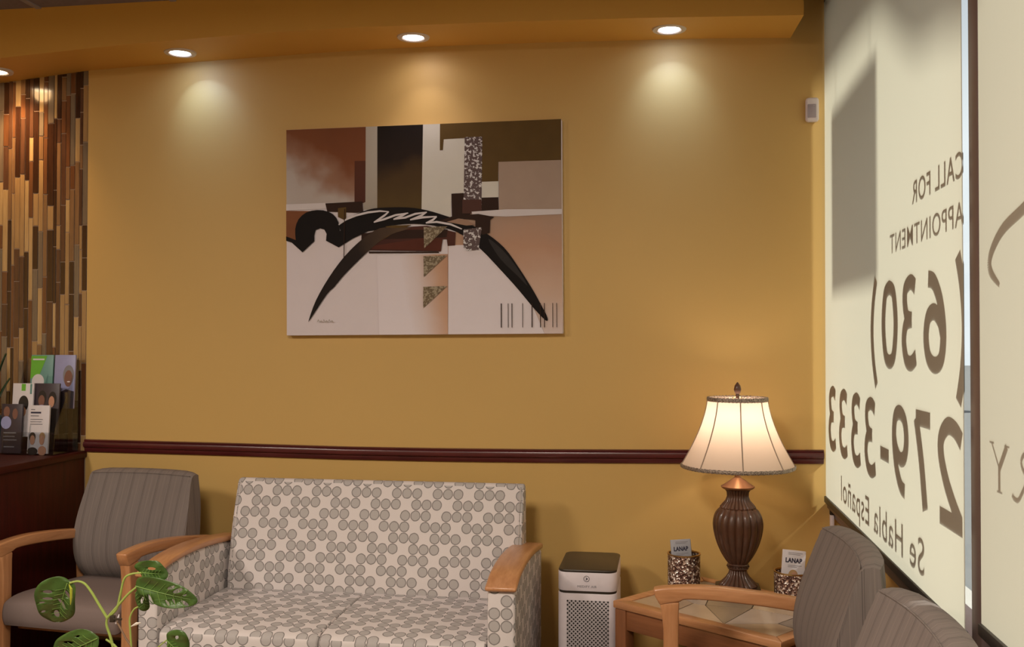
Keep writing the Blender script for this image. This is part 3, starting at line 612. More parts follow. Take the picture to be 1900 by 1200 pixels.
# dark panel hanging outside and the scalloped awning, both casting their shadow on the shade
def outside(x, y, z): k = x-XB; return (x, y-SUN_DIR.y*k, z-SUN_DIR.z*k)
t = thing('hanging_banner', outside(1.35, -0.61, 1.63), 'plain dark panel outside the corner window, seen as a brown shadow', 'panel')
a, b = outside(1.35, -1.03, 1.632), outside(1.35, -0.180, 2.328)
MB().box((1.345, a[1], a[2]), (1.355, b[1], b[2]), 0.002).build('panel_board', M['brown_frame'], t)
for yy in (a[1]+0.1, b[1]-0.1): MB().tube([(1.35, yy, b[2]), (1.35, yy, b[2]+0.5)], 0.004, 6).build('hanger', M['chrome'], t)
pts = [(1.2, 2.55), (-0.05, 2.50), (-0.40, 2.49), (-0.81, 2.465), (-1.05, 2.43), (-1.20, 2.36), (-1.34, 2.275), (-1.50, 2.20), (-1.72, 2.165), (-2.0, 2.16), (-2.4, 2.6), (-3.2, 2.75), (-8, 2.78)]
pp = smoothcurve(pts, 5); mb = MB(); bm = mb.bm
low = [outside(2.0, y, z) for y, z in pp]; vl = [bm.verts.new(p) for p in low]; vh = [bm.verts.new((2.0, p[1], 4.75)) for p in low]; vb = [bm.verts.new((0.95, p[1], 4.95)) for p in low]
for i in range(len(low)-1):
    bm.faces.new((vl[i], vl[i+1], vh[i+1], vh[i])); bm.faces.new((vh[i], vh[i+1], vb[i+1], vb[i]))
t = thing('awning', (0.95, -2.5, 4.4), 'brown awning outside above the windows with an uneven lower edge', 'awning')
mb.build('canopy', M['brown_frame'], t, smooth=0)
# outdoors: paving, a tree seen through the slit beside the post, facade above the windows
struct(MB().box((0.86, -30, -0.2), (60, 60, -0.05)).build('ground', M['asphalt']), 'sunlit pale paving outside', 'ground')
struct(MB().box((0.72, -8.2, ZC+0.1), (0.95, 0.1, 5.0)).build('wall_facade', M['soffit']))
def tree(x, y, h, label):
    t = thing('tree', (x, y, -0.05), label, 'tree')
    MB().tube([(x, y, -0.05), (x+0.05, y, h*0.3), (x, y+0.05, h*0.6)], [0.16, 0.12, 0.07], 10).build('trunk', M['dry_stem'], t)
    mb = MB(); rn = random.Random(3)
    for i in range(900):
        a = rn.random()*2*PI; q = rn.random()**0.5; zz = rn.random()
        rr = h*0.28*math.sin(PI*min(1, zz*0.9+0.08))*q
        c = Vector((x+rr*math.cos(a), y+rr*math.sin(a), h*0.35+zz*h*0.65)); s_ = 0.12
        u = Vector((rn.uniform(-1, 1), rn.uniform(-1, 1), rn.uniform(-1, 1))).normalized(); v = u.orthogonal().normalized()
        mb.poly([c+u*s_, c+v*s_*0.5, c-u*s_, c-v*s_*0.5])
    mb.build('crown', M['tree_leaf'], t, smooth=0)
tree(7.2, 18.0, 2.6, 'small green tree far outside, seen through the slit beside the window post')

# ================================================================ THINGS ON THE WALL AND SOFFIT
# recessed lights
M['led'] = emit('led_disc', (1.0, 0.97, 1.0, 1), 12.0); M['led_warm'] = emit('warm_led_disc', (1.0, 0.78, 0.5, 1), 12.0)
M['ring'] = plain('brushed_trim_ring', (0.75, 0.66, 0.60, 1), 0.45)
def downlight(x, y, label, col, glow, tilt, warm=False, big=1.0):
    z = (lerp(SW, x)+lerp(SF, x))/2; t = thing('recessed_light', (x, y, z), label, 'ceiling light', group='recessed lights in the soffit')
    slope = (lerp(SW, x)-lerp(SF, x))/(-YS)
    q = lambda px, py, pz: (px, py, pz+slope*(py-y))
    mb = MB(); n = 40; prf = [(0.042, -0.003), (0.048, -0.007), (0.066, -0.006), (0.068, -0.002), (0.068, 0.004), (0.042, 0.004)]
    mb.lathe(prf+[prf[0]], n, c=(x, y, z), cap=False)
    mb.build('trim_ring', M['ring'], t)
    MB().lathe([(0.0, -0.0035), (0.043, -0.0035), (0.043, -0.001), (0, -0.001)], n, c=(x, y, z)).build('lens', M['led_warm' if warm else 'led'], t)
    for e, size, bl in ((SPOT_W*big, 150, 0.7), (glow, 84, 1.0)):
        ld = bpy.data.lights.new('beam', 'SPOT'); ld.energy = e; ld.color = col; ld.spot_size = R(size); ld.spot_blend = bl; ld.shadow_soft_size = 0.04
        lo = bpy.data.objects.new('beam', ld); COL.objects.link(lo); lo.parent = t; lo.location = (0, 0, -0.02)
        lo.rotation_euler = Vector((tilt[0], tilt[1], -1)).to_track_quat('-Z', 'Y').to_euler()
downlight(-2.079, -0.165, 'recessed light above the left part of the wall, left of the painting', (0.36, 0.58, 1.0), SPOT_GLOW*0.55, (0.22, 0.85))
downlight(-1.04, -0.17, 'middle recessed light above the painting, warm faint beam', (0.95, 0.84, 0.85), SPOT_GLOW*0.40, (0.10, 0.30))
downlight(0.014, -0.17, 'right-hand recessed light with the brightest beam, above the lamp side', (0.42, 0.62, 1.0), SPOT_GLOW*0.64, (0.02, 0.80))
downlight(-2.952, -0.165, 'warm recessed light at the frame edge above the tiled wall', (1.0, 0.60, 0.26), SPOT_GLOW*2.6, (0.1, 0.5), warm=True, big=1.3)
# invented ceiling panels, added as fill light for the seating and back wall
for i, (x, y) in enumerate(((-0.9, -3.7), (-3.1, -3.7))):
    t = thing('added_fill_panel', (x, y, ZC-0.02), ['added fill light panel on the ceiling, nearer the windows', 'added fill light panel on the ceiling, nearer the left wall'][i], 'ceiling light')
    MB().box((x-0.3, y-0.6, ZC-0.02), (x+0.3, y+0.6, ZC-0.006), 0.003).build('panel_frame', M['white_plastic'], t)
    MB().box((x-0.27, y-0.57, ZC-0.023), (x+0.27, y+0.57, ZC-0.0195)).build('diffuser', emit('fill_diffuser', (1, 0.9, 0.8, 1), 2.0), t)
    ld = bpy.data.lights.new('panel', 'AREA'); ld.shape = 'RECTANGLE'; ld.size = 0.54; ld.size_y = 1.14; ld.energy = FILL_W/2; ld.color = (1.0, 0.86, 0.72)
    lo = bpy.data.objects.new('panel', ld); COL.objects.link(lo); lo.parent = t; lo.location = (0, 0, -0.03)

# motion sensor
t = thing('motion_sensor', (0.587, 0, 2.386), 'small white motion sensor high on the wall beside the shade', 'sensor')
MB().box((0.561, -0.034, 2.338), (0.613, 0.0, 2.436), 0.012, 4).build('sensor_case', M['white_plastic'], t)
MB().box((0.567, -0.0365, 2.352), (0.601, -0.030, 2.408), 0.003).build('sensor_lens', plain('grey_lens_plastic', (0.42, 0.36, 0.42, 1), 0.3), t)
MB().lathe([(0, -0.002), (0.003, 0), (0, 0.002)], 10, c=(0.592, -0.0375, 2.400)).build('indicator', M['paper'], t)

# painting
W2, H2, D2 = 0.606, 0.451, 0.038
pt = thing('abstract_painting', (-1.037, 0, 1.925), 'wide abstract canvas of black arch, rust, olive and white blocks on the yellow wall', 'painting')
rot = R(-0.4)
def pm(name, stops, d=(1, 0), r=(-0.6, 0.6), nz=0.0, rough=0.55):
    """paint whose own colour blends along direction d of the canvas"""
    g = G('paint_'+name); x, y, z = g.sep(g.coord()); v = g.math('ADD', g.math('MULTIPLY', x, d[0]), g.math('MULTIPLY', z, d[1]))
    v = g.math('DIVIDE', g.math('SUBTRACT', v, r[0]), r[1]-r[0])
    if nz: v = g.math('ADD', v, g.math('MULTIPLY', g.math('SUBTRACT', g.noise(g.coord(), 5, 3), 0.5), nz))
    st = g.noise(g.coord(), 90, 3)
    c = g.ramp(v, [(p, q+(1,)) for p, q in stops])
    return g.pbr(c, rough, bump=st, bstr=0.15, Specular_IOR_Level=0.15)
def flat(name, c, nz=0.1):
    return plain('paint_'+name, c+(1,), 0.6, 14, nz, Specular_IOR_Level=0.12)
PWH = (0.80, 0.74, 0.80)
def speck(name, base, hi, sc_, th):
    g = G('paint_'+name); n = g.noise(g.coord(), sc_, 3, 0.6); k = g.math('GREATER_THAN', n, th)
    return g.pbr(g.mix(k, base+(1,), hi+(1,)), 0.5, bump=k, bstr=0.3)
PM = {
 'pink_white': flat('pink_white', PWH, 0.03), 'lilac_white': flat('lilac_white', (0.72, 0.67, 0.70), 0.04),
 'rust': pm('rust', [(0.0, (0.56, 0.52, 0.50)), (0.30, (0.50, 0.44, 0.42)), (0.42, (0.33, 0.18, 0.12)), (0.55, (0.22, 0.075, 0.03)), (1.0, (0.15, 0.05, 0.022))], (0.45, 0.9), (-0.25, 0.45), 0.45),
 'peach_right': pm('peach_right', [(0.0, (0.70, 0.60, 0.60)), (0.35, (0.62, 0.44, 0.35)), (0.7, (0.52, 0.31, 0.21)), (1, (0.44, 0.30, 0.23))], (0.0, 1), (-0.5, 0.08), 0.3),
 'dark_rust': pm('dark_rust', [(0, (0.045, 0.014, 0.012)), (0.5, (0.09, 0.028, 0.018)), (1, (0.12, 0.04, 0.02))], (0.3, 1), (-0.2, 0.3), 0.4),
 'grey_beige': pm('grey_beige', [(0, (0.36, 0.32, 0.27)), (1, (0.52, 0.48, 0.43))], (0, 1), (0.0, 0.45), 0.4),
 'black_olive': pm('black_olive', [(0, (0.10, 0.060, 0.018)), (0.35, (0.075, 0.042, 0.015)), (0.62, (0.022, 0.012, 0.008)), (1, (0.012, 0.007, 0.006))], (0, 1), (0.1, 0.45), 0.5),
 'warm_white': flat('warm_white', (0.72, 0.70, 0.65), 0.04), 'olive': flat('olive', (0.135, 0.080, 0.025), 0.12), 'greige': flat('greige', (0.45, 0.34, 0.28), 0.06),
 'umber': flat('umber', (0.040, 0.020, 0.014), 0.1), 'brown_plain': flat('brown_plain', (0.10, 0.045, 0.035), 0.1),
 'peach': pm('peach', [(0, tuple(c*0.97 for c in PWH)), (0.25, (0.72, 0.62, 0.62)), (0.6, (0.60, 0.38, 0.27)), (1, (0.48, 0.25, 0.15))], (1, 0.15), (-0.11, 0.13), 0.3),
 'orange_brown': flat('orange_brown', (0.26, 0.10, 0.045), 0.15), 'rust_flat': flat('rust_flat', (0.12, 0.035, 0.022), 0.15), 'black': flat('black', (0.012, 0.009, 0.009), 0.1),
 'black_brown': pm('black_brown', [(0, (0.012, 0.008, 0.007)), (0.55, (0.02, 0.012, 0.01)), (1, (0.10, 0.06, 0.035))], (1, 0.7), (-0.7, -0.1), 0.7),
 'grey_dark': flat('grey_dark', (0.045, 0.04, 0.04), 0.2), 'peach_flat': flat('peach_flat', (0.40, 0.25, 0.18), 0.1),
 'brown_speck': speck('brown_speck', (0.075, 0.035, 0.035), (0.62, 0.60, 0.62), 75, 0.545), 'olive_speck': speck('olive_speck', (0.13, 0.085, 0.035), (0.33, 0.27, 0.18), 120, 0.53),
}
MB().box((-1.037-W2, -D2, 1.925-H2), (-1.037+W2, -0.001, 1.925+H2), 0.003).build('canvas', PM['pink_white'], pt)
names = list(PM); mb = MB(); bm = mb.bm
for k, (m_, pts) in enumerate(PAINT):
    yy = -D2-0.0004-0.00022*k
    pts = [(max(-W2+0.001, min(W2-0.001, x)), max(-H2+0.001, min(H2-0.001, z))) for x, z in pts]
    cl = [p for i, p in enumerate(pts) if (Vector(p)-Vector(pts[i-1])).length > 1e-4]
    f = bm.faces.new([bm.verts.new((x-1.037, yy, z+1.925)) for x, z in cl]); f.material_index = names.index(m_); f.normal_update()
bmesh.ops.triangulate(bm, faces=bm.faces[:])
for f in bm.faces:
    if f.normal.y > 0: f.normal_flip()
mb.build('painted_surface', [PM[k] for k in names], pt, smooth=0)
pt.rotation_euler = (0, rot, 0)
# ================================================================ FURNITURE
def arm_frame(mb_arm, L, xc, wd=0.046):
    """curved armrest profile in y (front 0 .. back L), z"""
    top = smoothcurve([(-0.002, 0.668), (0.05, 0.676), (0.18, 0.680), (0.36, 0.664), (L, 0.634)], 6)
    bot = smoothcurve([(L, 0.596), (0.36, 0.623), (0.2, 0.637), (0.105, 0.639), (0.083, 0.632)], 6)
    nose = [(0.020, 0.618), (0.004, 0.645)]
    mb_arm.prism(list(top)+list(bot)+nose, 'x', xc-wd/2, xc+wd/2, 0.007, 3)
    return mb_arm
def make_chair(name, loc, rz, label, W, inset=0.072, group=None):
    """waiting-room armchair facing -y; origin on the floor under the front edge middle"""
    t = thing(name, (0, 0, 0), label, 'chair', 0, group)
    L = 0.565; ax = W/2-0.023; bw = W/2-inset
    for s in (-1, 1):
        a = arm_frame(MB(), L, s*ax).build('armrest', M['maple_y'], t, local=True)
        leg = [(0.018, 0.628), (0.024, 0.60), (0.030, 0.54), (0.030, 0.0), (0.068, 0.0), (0.078, 0.54), (0.078, 0.60), (0.080, 0.630)]
        MB().prism(leg, 'x', s*ax-0.021, s*ax+0.021, 0.006, 3).build('leg', M['maple_z'], t, local=True)
        leg = [(L-0.085, 0.62), (L-0.075, 0.40), (L-0.02, 0.0), (L+0.02, 0.0), (L-0.02, 0.40), (L-0.012, 0.62)]
        MB().prism(leg, 'x', s*ax-0.021, s*ax+0.021, 0.006, 3).build('leg', M['maple_z'], t, local=True)
    for q in (0.13, L-0.11): MB().box((-ax, q, 0.318), (ax, q+0.025, 0.358), 0.004).build('seat_rail', M['maple_x'], t, local=True)
    # seat cushion
    mb = MB()
    mb.prism(smoothcurve([(0.022, 0.36), (0.010, 0.39), (0.012, 0.43), (0.035, 0.458), (0.12, 0.470), (0.30, 0.462), (0.46, 0.452), (0.48, 0.43), (0.48, 0.36)], 4), 'x', -ax+0.026, ax-0.026, 0.018, 4)
    mb.build('seat', M['taupe'], t, local=True)
    # backrest: lumbar curve, thicker low down, slightly concave in plan
    mb = MB(); bm = mb.bm; rows = []
    F = smoothcurve([(0.475, 0.44), (0.425, 0.50), (0.408, 0.58), (0.425, 0.68), (0.470, 0.80), (0.505, 0.885)], 5)
    Bk = smoothcurve([(0.565, 0.895), (0.568, 0.80), (0.545, 0.65), (0.535, 0.55), (0.54, 0.44)], 5)
    ring = F+[(0.520, 0.897), (0.545, 0.901)]+Bk
    nx = 16
    for i in range(nx+1):
        u = -1+2*i/nx; e = 1-abs(u)
        taper = 1.0; cc = 0.028*(1-u*u)
        sh = 0.012 if i in (0, nx) else (0.003 if i in (1, nx-1) else 0)
        cx = sum(p[0] for p in ring)/len(ring); row = []
        for (y, z) in ring:
            wz = bw*(1.0+0.06*math.sin(PI*max(0, min(1, (z-0.44)/0.42)))-0.03*((z-0.44)/0.45))
            zc = z-(0.003*u*u if z > 0.85 else 0)
            k = sh/0.07
            row.append(bm.verts.new((u*wz*(1 if i not in (0, nx) else 1.0), y+cc+(cx-y)*k*1.0, zc+(0.68-z)*k*0.25)))
        rows.append(row)
    for a, b in zip(rows, rows[1:]):
        for k in range(len(ring)): bm.faces.new((a[k], b[k], b[(k+1) % len(ring)], a[(k+1) % len(ring)]))
    bm.faces.new(rows[0]); bm.faces.new(rows[-1][::-1]); bmesh.ops.recalc_face_normals(bm, faces=bm.faces[:])
    mb.build('backrest', M['stripes'], t, local=True, smooth=50)
    mb = MB(); pts = []
    for i in range(nx+1):
        u = (-1+2*i/nx)*0.955; wz = bw*(1.0-0.03); pts.append((u*wz, 0.5040+0.028*(1-u*u), 0.8862-0.003*u*u))
    mb.tube(pts, 0.0022, 6)
    mb.build('seam', M['stripes'], t, local=True)
    t.location = loc; t.rotation_euler = (0, 0, rz)
    return t
# left chair beside the reception counter (faces the room)
make_chair('waiting_chair', (-2.252, -0.765, 0), R(-6.5), 'taupe pinstripe armchair beside the dark cherry counter, left of the loveseat', 0.61, 0.050)
# two chairs with their backs to the window
ca = make_chair('waiting_chair', (-0.035, -1.335, 0), R(-89), 'pinstripe armchair with wooden arm beside the lamp table, back to the window', 0.725)
cb = copy_tree(ca); cb.location = (-0.025, -2.10, 0); cb['label'] = 'pinstripe armchair at the bottom frame edge, nearest the viewer, back to the window'

# loveseat
ls = thing('loveseat', (-1.19, -0.5, 0), 'two-seat sofa in grey circle print with wooden arm caps under the painting', 'sofa')
SX0, SX1 = -1.785, -0.603
for s, x0, x1 in ((-1, SX0-0.082, SX0), (1, SX1, SX1+0.105)):
    yf, yb = -0.885, -0.16
    top = smoothcurve([(yf+0.012, 0.606), (yf+0.12, 0.632), (yf+0.3, 0.640), (yf+0.5, 0.630), (yb, 0.606)], 6)
    MB().prism(list(top)+[(yb, 0.09), (yf+0.012, 0.09)], 'x', x0+0.004, x1-0.004, 0.012, 3).build('arm_panel', M['circles'], ls)
    t1 = smoothcurve([(yf-0.005, 0.622), (yf+0.12, 0.654), (yf+0.3, 0.664), (yf+0.5, 0.655), (yb, 0.630)], 6)
    b1 = smoothcurve([(yb, 0.606), (yf+0.5, 0.630), (yf+0.3, 0.640), (yf+0.12, 0.632), (yf, 0.604)], 6)
    MB().prism(list(t1)+list(b1), 'x', x0-0.002, x1+0.002, 0.009, 3).build('arm_cap', M['maple_y'], ls)
mid = (SX0+SX1)/2
for x0, x1 in ((SX0+0.002, mid-0.0015), (mid+0.0015, SX1-0.002)):
    sp = smoothcurve([(-0.855, 0.285), (-0.872, 0.32), (-0.874, 0.39), (-0.862, 0.418), (-0.80, 0.432), (-0.6, 0.440), (-0.35, 0.442), (-0.26, 0.436)], 4)+[(-0.26, 0.285)]
    MB().prism(sp, 'x', x0, x1, 0.010, 3).build('seat_cushion', M['circles'], ls)
MB().box((SX0+0.002, -0.855, 0.10), (SX1-0.002, -0.16, 0.284), 0.006).build('base', M['circles'], ls)
# back: slanted upholstered slab, ends showing a seam
bp = smoothcurve([(-0.335, 0.43), (-0.330, 0.52), (-0.29, 0.70), (-0.235, 0.862)], 6)+[(-0.222, 0.872), (-0.205, 0.873), (-0.192, 0.866), (-0.184, 0.850), (-0.14, 0.10)]+[(-0.30, 0.10)]
mb = MB(); mb.prism(bp, 'x', SX0+0.012, SX1-0.004+0.045, 0.010, 3)
mb.build('back', M['circles'], ls)
for xx in (SX1+0.026, SX0+0.028): MB().tube([(xx, y-0.002, z) for y, z in bp[:19]], 0.003, 6).build('piping', M['circles'], ls)
for x in (SX0-0.07, SX1+0.07):
    for y in (-0.84, -0.2): MB().box((x-0.025, y-0.025, 0), (x+0.025, y+0.025, 0.09), 0.004).build('foot', M['maple_z'], ls)

# reception counter at the left edge
ct = thing('reception_counter', (-3.1, -0.8, 0), 'dark cherry counter cabinet under the tiled wall at the frame edge', 'counter')
MB().box((-3.6, -1.5, 0), (-2.613, -0.001, 0.918), 0.004).build('cabinet_body', M['cherry_z'], ct)
MB().box((-3.62, -1.52, 0.918), (-2.600, -0.001, 0.948), 0.005).build('counter_top', M['cherry_y'], ct)
MB().box((-3.58, -1.48, 0.002), (-2.655, -0.05, 0.08)).build('plinth', M['dark_hem'], ct)

# corner lamp table, turned in the corner
TA = Vector((-0.189, -0.516)); ang = R(-37.7); te = Vector((math.cos(ang), math.sin(ang))); tf = Vector((-te.y, te.x)); TL, TW = 0.69, 0.535
TM = Matrix.Translation((TA.x, TA.y, 0)) @ Matrix.Rotation(ang, 4, 'Z')
tb = thing('end_table', (TA.x, TA.y, 0), 'square maple end table with inlaid stone tiles, standing askew in the corner', 'table', ang)
Zt = 0.500
mb = MB(); rw = 0.042
def miter(p0, p1, q1, q0): mb.prism([p0, p1, q1, q0], 'z', Zt-0.026, Zt, 0.003, 2)
o = 0.001
miter((-0.004, -0.004), (TL+0.004, -0.004), (TL-rw-o, rw), (rw+o, rw))
miter((TL+0.004, 0.0+o), (TL+0.004, TW+0.004), (TL-rw, TW-rw-o), (TL-rw, rw+o))
miter((TL+0.004-o, TW+0.004), (-0.004+o, TW+0.004), (rw+o, TW-rw), (TL-rw-o, TW-rw))
miter((-0.004, TW+0.004-o), (-0.004, -0.004+o), (rw, rw+o), (rw, TW-rw-o))
mb.build('top_rim', M['maple_x'], tb, local=True)
for i, (p, q) in enumerate((((0.05, 0.008), (TL-0.05, 0.030)), ((0.05, TW-0.030), (TL-0.05, TW-0.008)), ((0.008, 0.05), (0.030, TW-0.05)), ((TL-0.030, 0.05), (TL-0.008, TW-0.05)))):
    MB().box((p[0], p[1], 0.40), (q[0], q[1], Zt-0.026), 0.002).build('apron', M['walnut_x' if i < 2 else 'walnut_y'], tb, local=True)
for x in (0.0, TL-0.052):
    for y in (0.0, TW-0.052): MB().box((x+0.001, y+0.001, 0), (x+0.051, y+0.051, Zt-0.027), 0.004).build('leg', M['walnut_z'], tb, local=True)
mb = MB(); mb.box((rw, rw, Zt-0.022), (TL-rw, TW-rw, Zt-0.006), mi=5)
def tile(pts, mi):
    c = Vector((sum(p[0] for p in pts)/len(pts), sum(p[1] for p in pts)/len(pts)))
    q = [Vector(p)+(c-Vector(p)).normalized()*0.0035 for p in pts]
    mb.prism([tuple(v) for v in q], 'z', Zt-0.008, Zt-0.003, 0, mi=mi)
a, b, c_, d = rw+0.002, TL-rw-0.002, rw+0.002, TW-rw-0.002
tile([(a, c_), (0.235, c_), (0.215, 0.19), (a, 0.25)], 0)
tile([(0.235, c_), (0.445, c_), (0.262, 0.195), (0.215, 0.19)], 1)
tile([(0.445, c_), (0.400, 0.28), (0.262, 0.195)], 2)
tile([(0.445, c_), (0.57, 0.18), (0.567, 0.30), (0.400, 0.28)], 4)
tile([(0.445, c_), (b, c_), (b, 0.165), (0.57, 0.18)], 0)
tile([(0.57, 0.18), (b, 0.165), (b, d), (0.50, d), (0.567, 0.30)], 3)
tile([(0.40, 0.28), (0.567, 0.30), (0.50, d), (0.30, d)], 1)
tile([(0.262, 0.195), (0.40, 0.28), (0.30, d), (0.15, 0.40)], 2)
tile([(a, 0.25), (0.215, 0.19), (0.262, 0.195), (0.15, 0.40), (a, 0.35)], 4)
tile([(a, 0.35), (0.15, 0.40), (0.30, d), (a, d)], 3)
mb.build('tile_inlay', STONE+[M['dark_grout']], tb, local=True, smooth=0)

# table lamp
LX, LY, LZ = 0.268, -0.300, Zt
lp = thing('table_lamp', (LX, LY, LZ), 'lit table lamp with ribbed bronze urn base and ivory bell shade', 'lamp')
mb = MB(); c8 = [(0.098*(1 if k % 2 else 0.88)*math.cos(PI/8+k*PI/4+PI/4*0), 0.098*(1 if k % 2 else 0.88)*math.sin(PI/8+k*PI/4)) for k in range(8)]
q = 0.082; mb.prism([(LX+x*q, LY+y*q) for x, y in ((-1, -.75), (-.75, -1), (.75, -1), (1, -.75), (1, .75), (.75, 1), (-.75, 1), (-1, .75))], 'z', LZ, LZ+0.018, 0.004, 2)
mb.build('plinth', M['bronze_dark'], lp)
flute = lambda amp, n: (lambda a, z: 1-amp*(1-abs(math.sin(a*n/2)))**1.6)
MB().lathe([(0.0, 0.018), (0.072, 0.018), (0.074, 0.024), (0.062, 0.036), (0.046, 0.052), (0.036, 0.068), (0.032, 0.082), (0.0, 0.082)], 120, flute(0.13, 20), (LX, LY, LZ)).build('foot', M['bronze'], lp)
mb = MB().lathe([(0.0, 0.080), (0.036, 0.082), (0.040, 0.087), (0.036, 0.092), (0.034, 0.095), (0.041, 0.100), (0.036, 0.106), (0.0, 0.106)], 60, None, (LX, LY, LZ))
for k in range(20):
    a = k*2*PI/20; mb.lathe([(0, -0.004), (0.004, 0), (0, 0.004)], 8, None, (LX+0.040*math.cos(a), LY+0.040*math.sin(a), LZ+0.094))
mb.build('beaded_collar', M['bronze'], lp)
ur = smoothcurve([(0.0365, 0.104), (0.048, 0.118), (0.066, 0.148), (0.083, 0.188), (0.093, 0.230), (0.094, 0.262), (0.086, 0.292), (0.070, 0.312), (0.055, 0.318)], 6)
MB().lathe([(0, 0.104)]+ur+[(0, 0.318)], 144, flute(0.085, 18), (LX, LY, LZ)).build('urn_body', M['bronze'], lp)
MB().lathe([(0, 0.310), (0.066, 0.311), (0.068, 0.318), (0.060, 0.328), (0.047, 0.342), (0.041, 0.358), (0.042, 0.374), (0.050, 0.386), (0, 0.388)], 144, flute(0.09, 24), (LX, LY, LZ)).build('neck', M['bronze'], lp)
MB().lathe([(0, 0.384), (0.055, 0.386), (0.062, 0.391), (0.063, 0.396), (0.050, 0.404), (0.030, 0.418), (0.012, 0.430), (0.009, 0.446), (0.012, 0.452), (0.010, 0.470), (0, 0.470)], 48, None, (LX, LY, LZ)).build('cap', M['bronze_light'], lp)
# harp, bulb, finial
mb = MB(); zb_, ztp = LZ+0.465, LZ+0.735
for s in (-1, 1): mb.tube(smoothcurve([(LX+s*0.010, LY, zb_), (LX+s*0.05, LY, zb_+0.05), (LX+s*0.055, LY, zb_+0.16), (LX+s*0.02, LY, ztp-0.01), (LX, LY, ztp)], 6), 0.0018, 6)
mb.build('harp', M['brass'], lp)
MB().lathe([(0, 0), (0.014, 0.002), (0.016, 0.03), (0.030, 0.065), (0.030, 0.085), (0.018, 0.108), (0, 0.114)], 24, None, (LX, LY, LZ+0.50)).build('bulb', emit('warm_bulb', (1.0, 0.72, 0.42, 1), 8.0), lp)
MB().lathe([(0, 0.728), (0.007, 0.730), (0.008, 0.742), (0.006, 0.746), (0.011, 0.752), (0.014, 0.764), (0.011, 0.778), (0.003, 0.790), (0, 0.792)], 24, None, (LX, LY, LZ)).build('finial', M['bronze'], lp)
ZS0, ZS1 = 0.470, 0.730
def shade_r(t):  # bell: t 0 bottom .. 1 top
    return 0.112+(0.214-0.112)*((1-t)**1.55)
def shade_pt(u, v, dr=0.0):
    a = 2*PI*u; r = shade_r(v)*(1-0.018*abs(math.sin(4*a)))+dr  # eight soft panels
    return (LX+r*math.cos(a), LY+r*math.sin(a), LZ+ZS0+(ZS1-ZS0)*v)
mb = MB(); mb.grid(lambda u, v: shade_pt(u, v), 96, 26, closed_u=True)
sh = mb.build('lamp_shade', M['shade_cloth'], lp, smooth=60)
m_rib = plain('shade_seam_tape', (0.34, 0.26, 0.20, 1), 0.7)
for k in range(8):
    mb = MB(); a0 = k/8+0.004
    mb.tube([shade_pt(a0, j/20, 0.0012) for j in range(21)], 0.0022, 6); mb.build('seam_tape', m_rib, lp)
def band(v0, v1, wav):
    mb = MB(); nn = 192
    def fn(u, v):
        p = shade_pt(u, v0+(v1-v0)*0.5); b_ = 2*PI*v; rr = 0.0035
        cx, cy = p[0]-LX, p[1]-LY; l = math.hypot(cx, cy)
        s = 1+(rr*math.cos(b_)+0.0006*math.sin(u*wav*2*PI))/l
        return (LX+cx*s, LY+cy*s, p[2]+(v1-v0)*(ZS1-ZS0)*0.5*math.sin(b_)+0.0012*math.sin(u*wav*2*PI))
    mb.grid(fn, nn, 12, closed_u=True); bmesh.ops.remove_doubles(mb.bm, verts=mb.bm.verts[:], dist=1e-5); return mb
band(-0.02, 0.035, 70).build('braid_trim', M['braid'], lp)
band(0.955, 1.02, 50).build('braid_trim', M['braid'], lp)
ld = bpy.data.lights.new('bulb', 'POINT'); ld.energy = LAMP_W; ld.color = (1.0, 0.77, 0.60); ld.shadow_soft_size = 0.03
lo = bpy.data.objects.new('bulb_light', ld); COL.objects.link(lo); lo.parent = lp; lo.location = (0, 0, 0.64)
bpy.data.objects['bulb'].visible_shadow = True

M['grey_paper'] = plain('grey_paper', (0.36, 0.37, 0.42, 1), 0.4)
# chip-mosaic cups with booklets
def pencil_cup(x, y, r, h, label):
    t = thing('mosaic_cup', (x, y, Zt-0.002), label, 'cup', group=None)
    MB().lathe([(0, 0.0), (r, 0.0), (r, h), (r-0.003, h), (r-0.003, 0.004), (0, 0.004)], 56, lambda a, z: 1+0.012*math.sin(a*23+z*300)*math.cos(a*11-z*190), (x, y, Zt-0.002)).build('cup_body', M['sparkle'], t)
    mb = MB(); mb.lathe([(r-0.005, h-0.001), (r+0.002, h-0.001), (r+0.0025, h+0.004), (r-0.004, h+0.004), (r-0.005, h-0.001)], 56, None, (x, y, Zt-0.002), cap=False); mb.build('rim', M['brass'], t)
    return t
pencil_cup(0.066, -0.270, 0.062, 0.128, 'taller chip-mosaic cup with booklets left of the lamp')
pencil_cup(0.455, -0.420, 0.066, 0.108, 'chip-mosaic cup with a booklet right of the lamp, beside the chair')
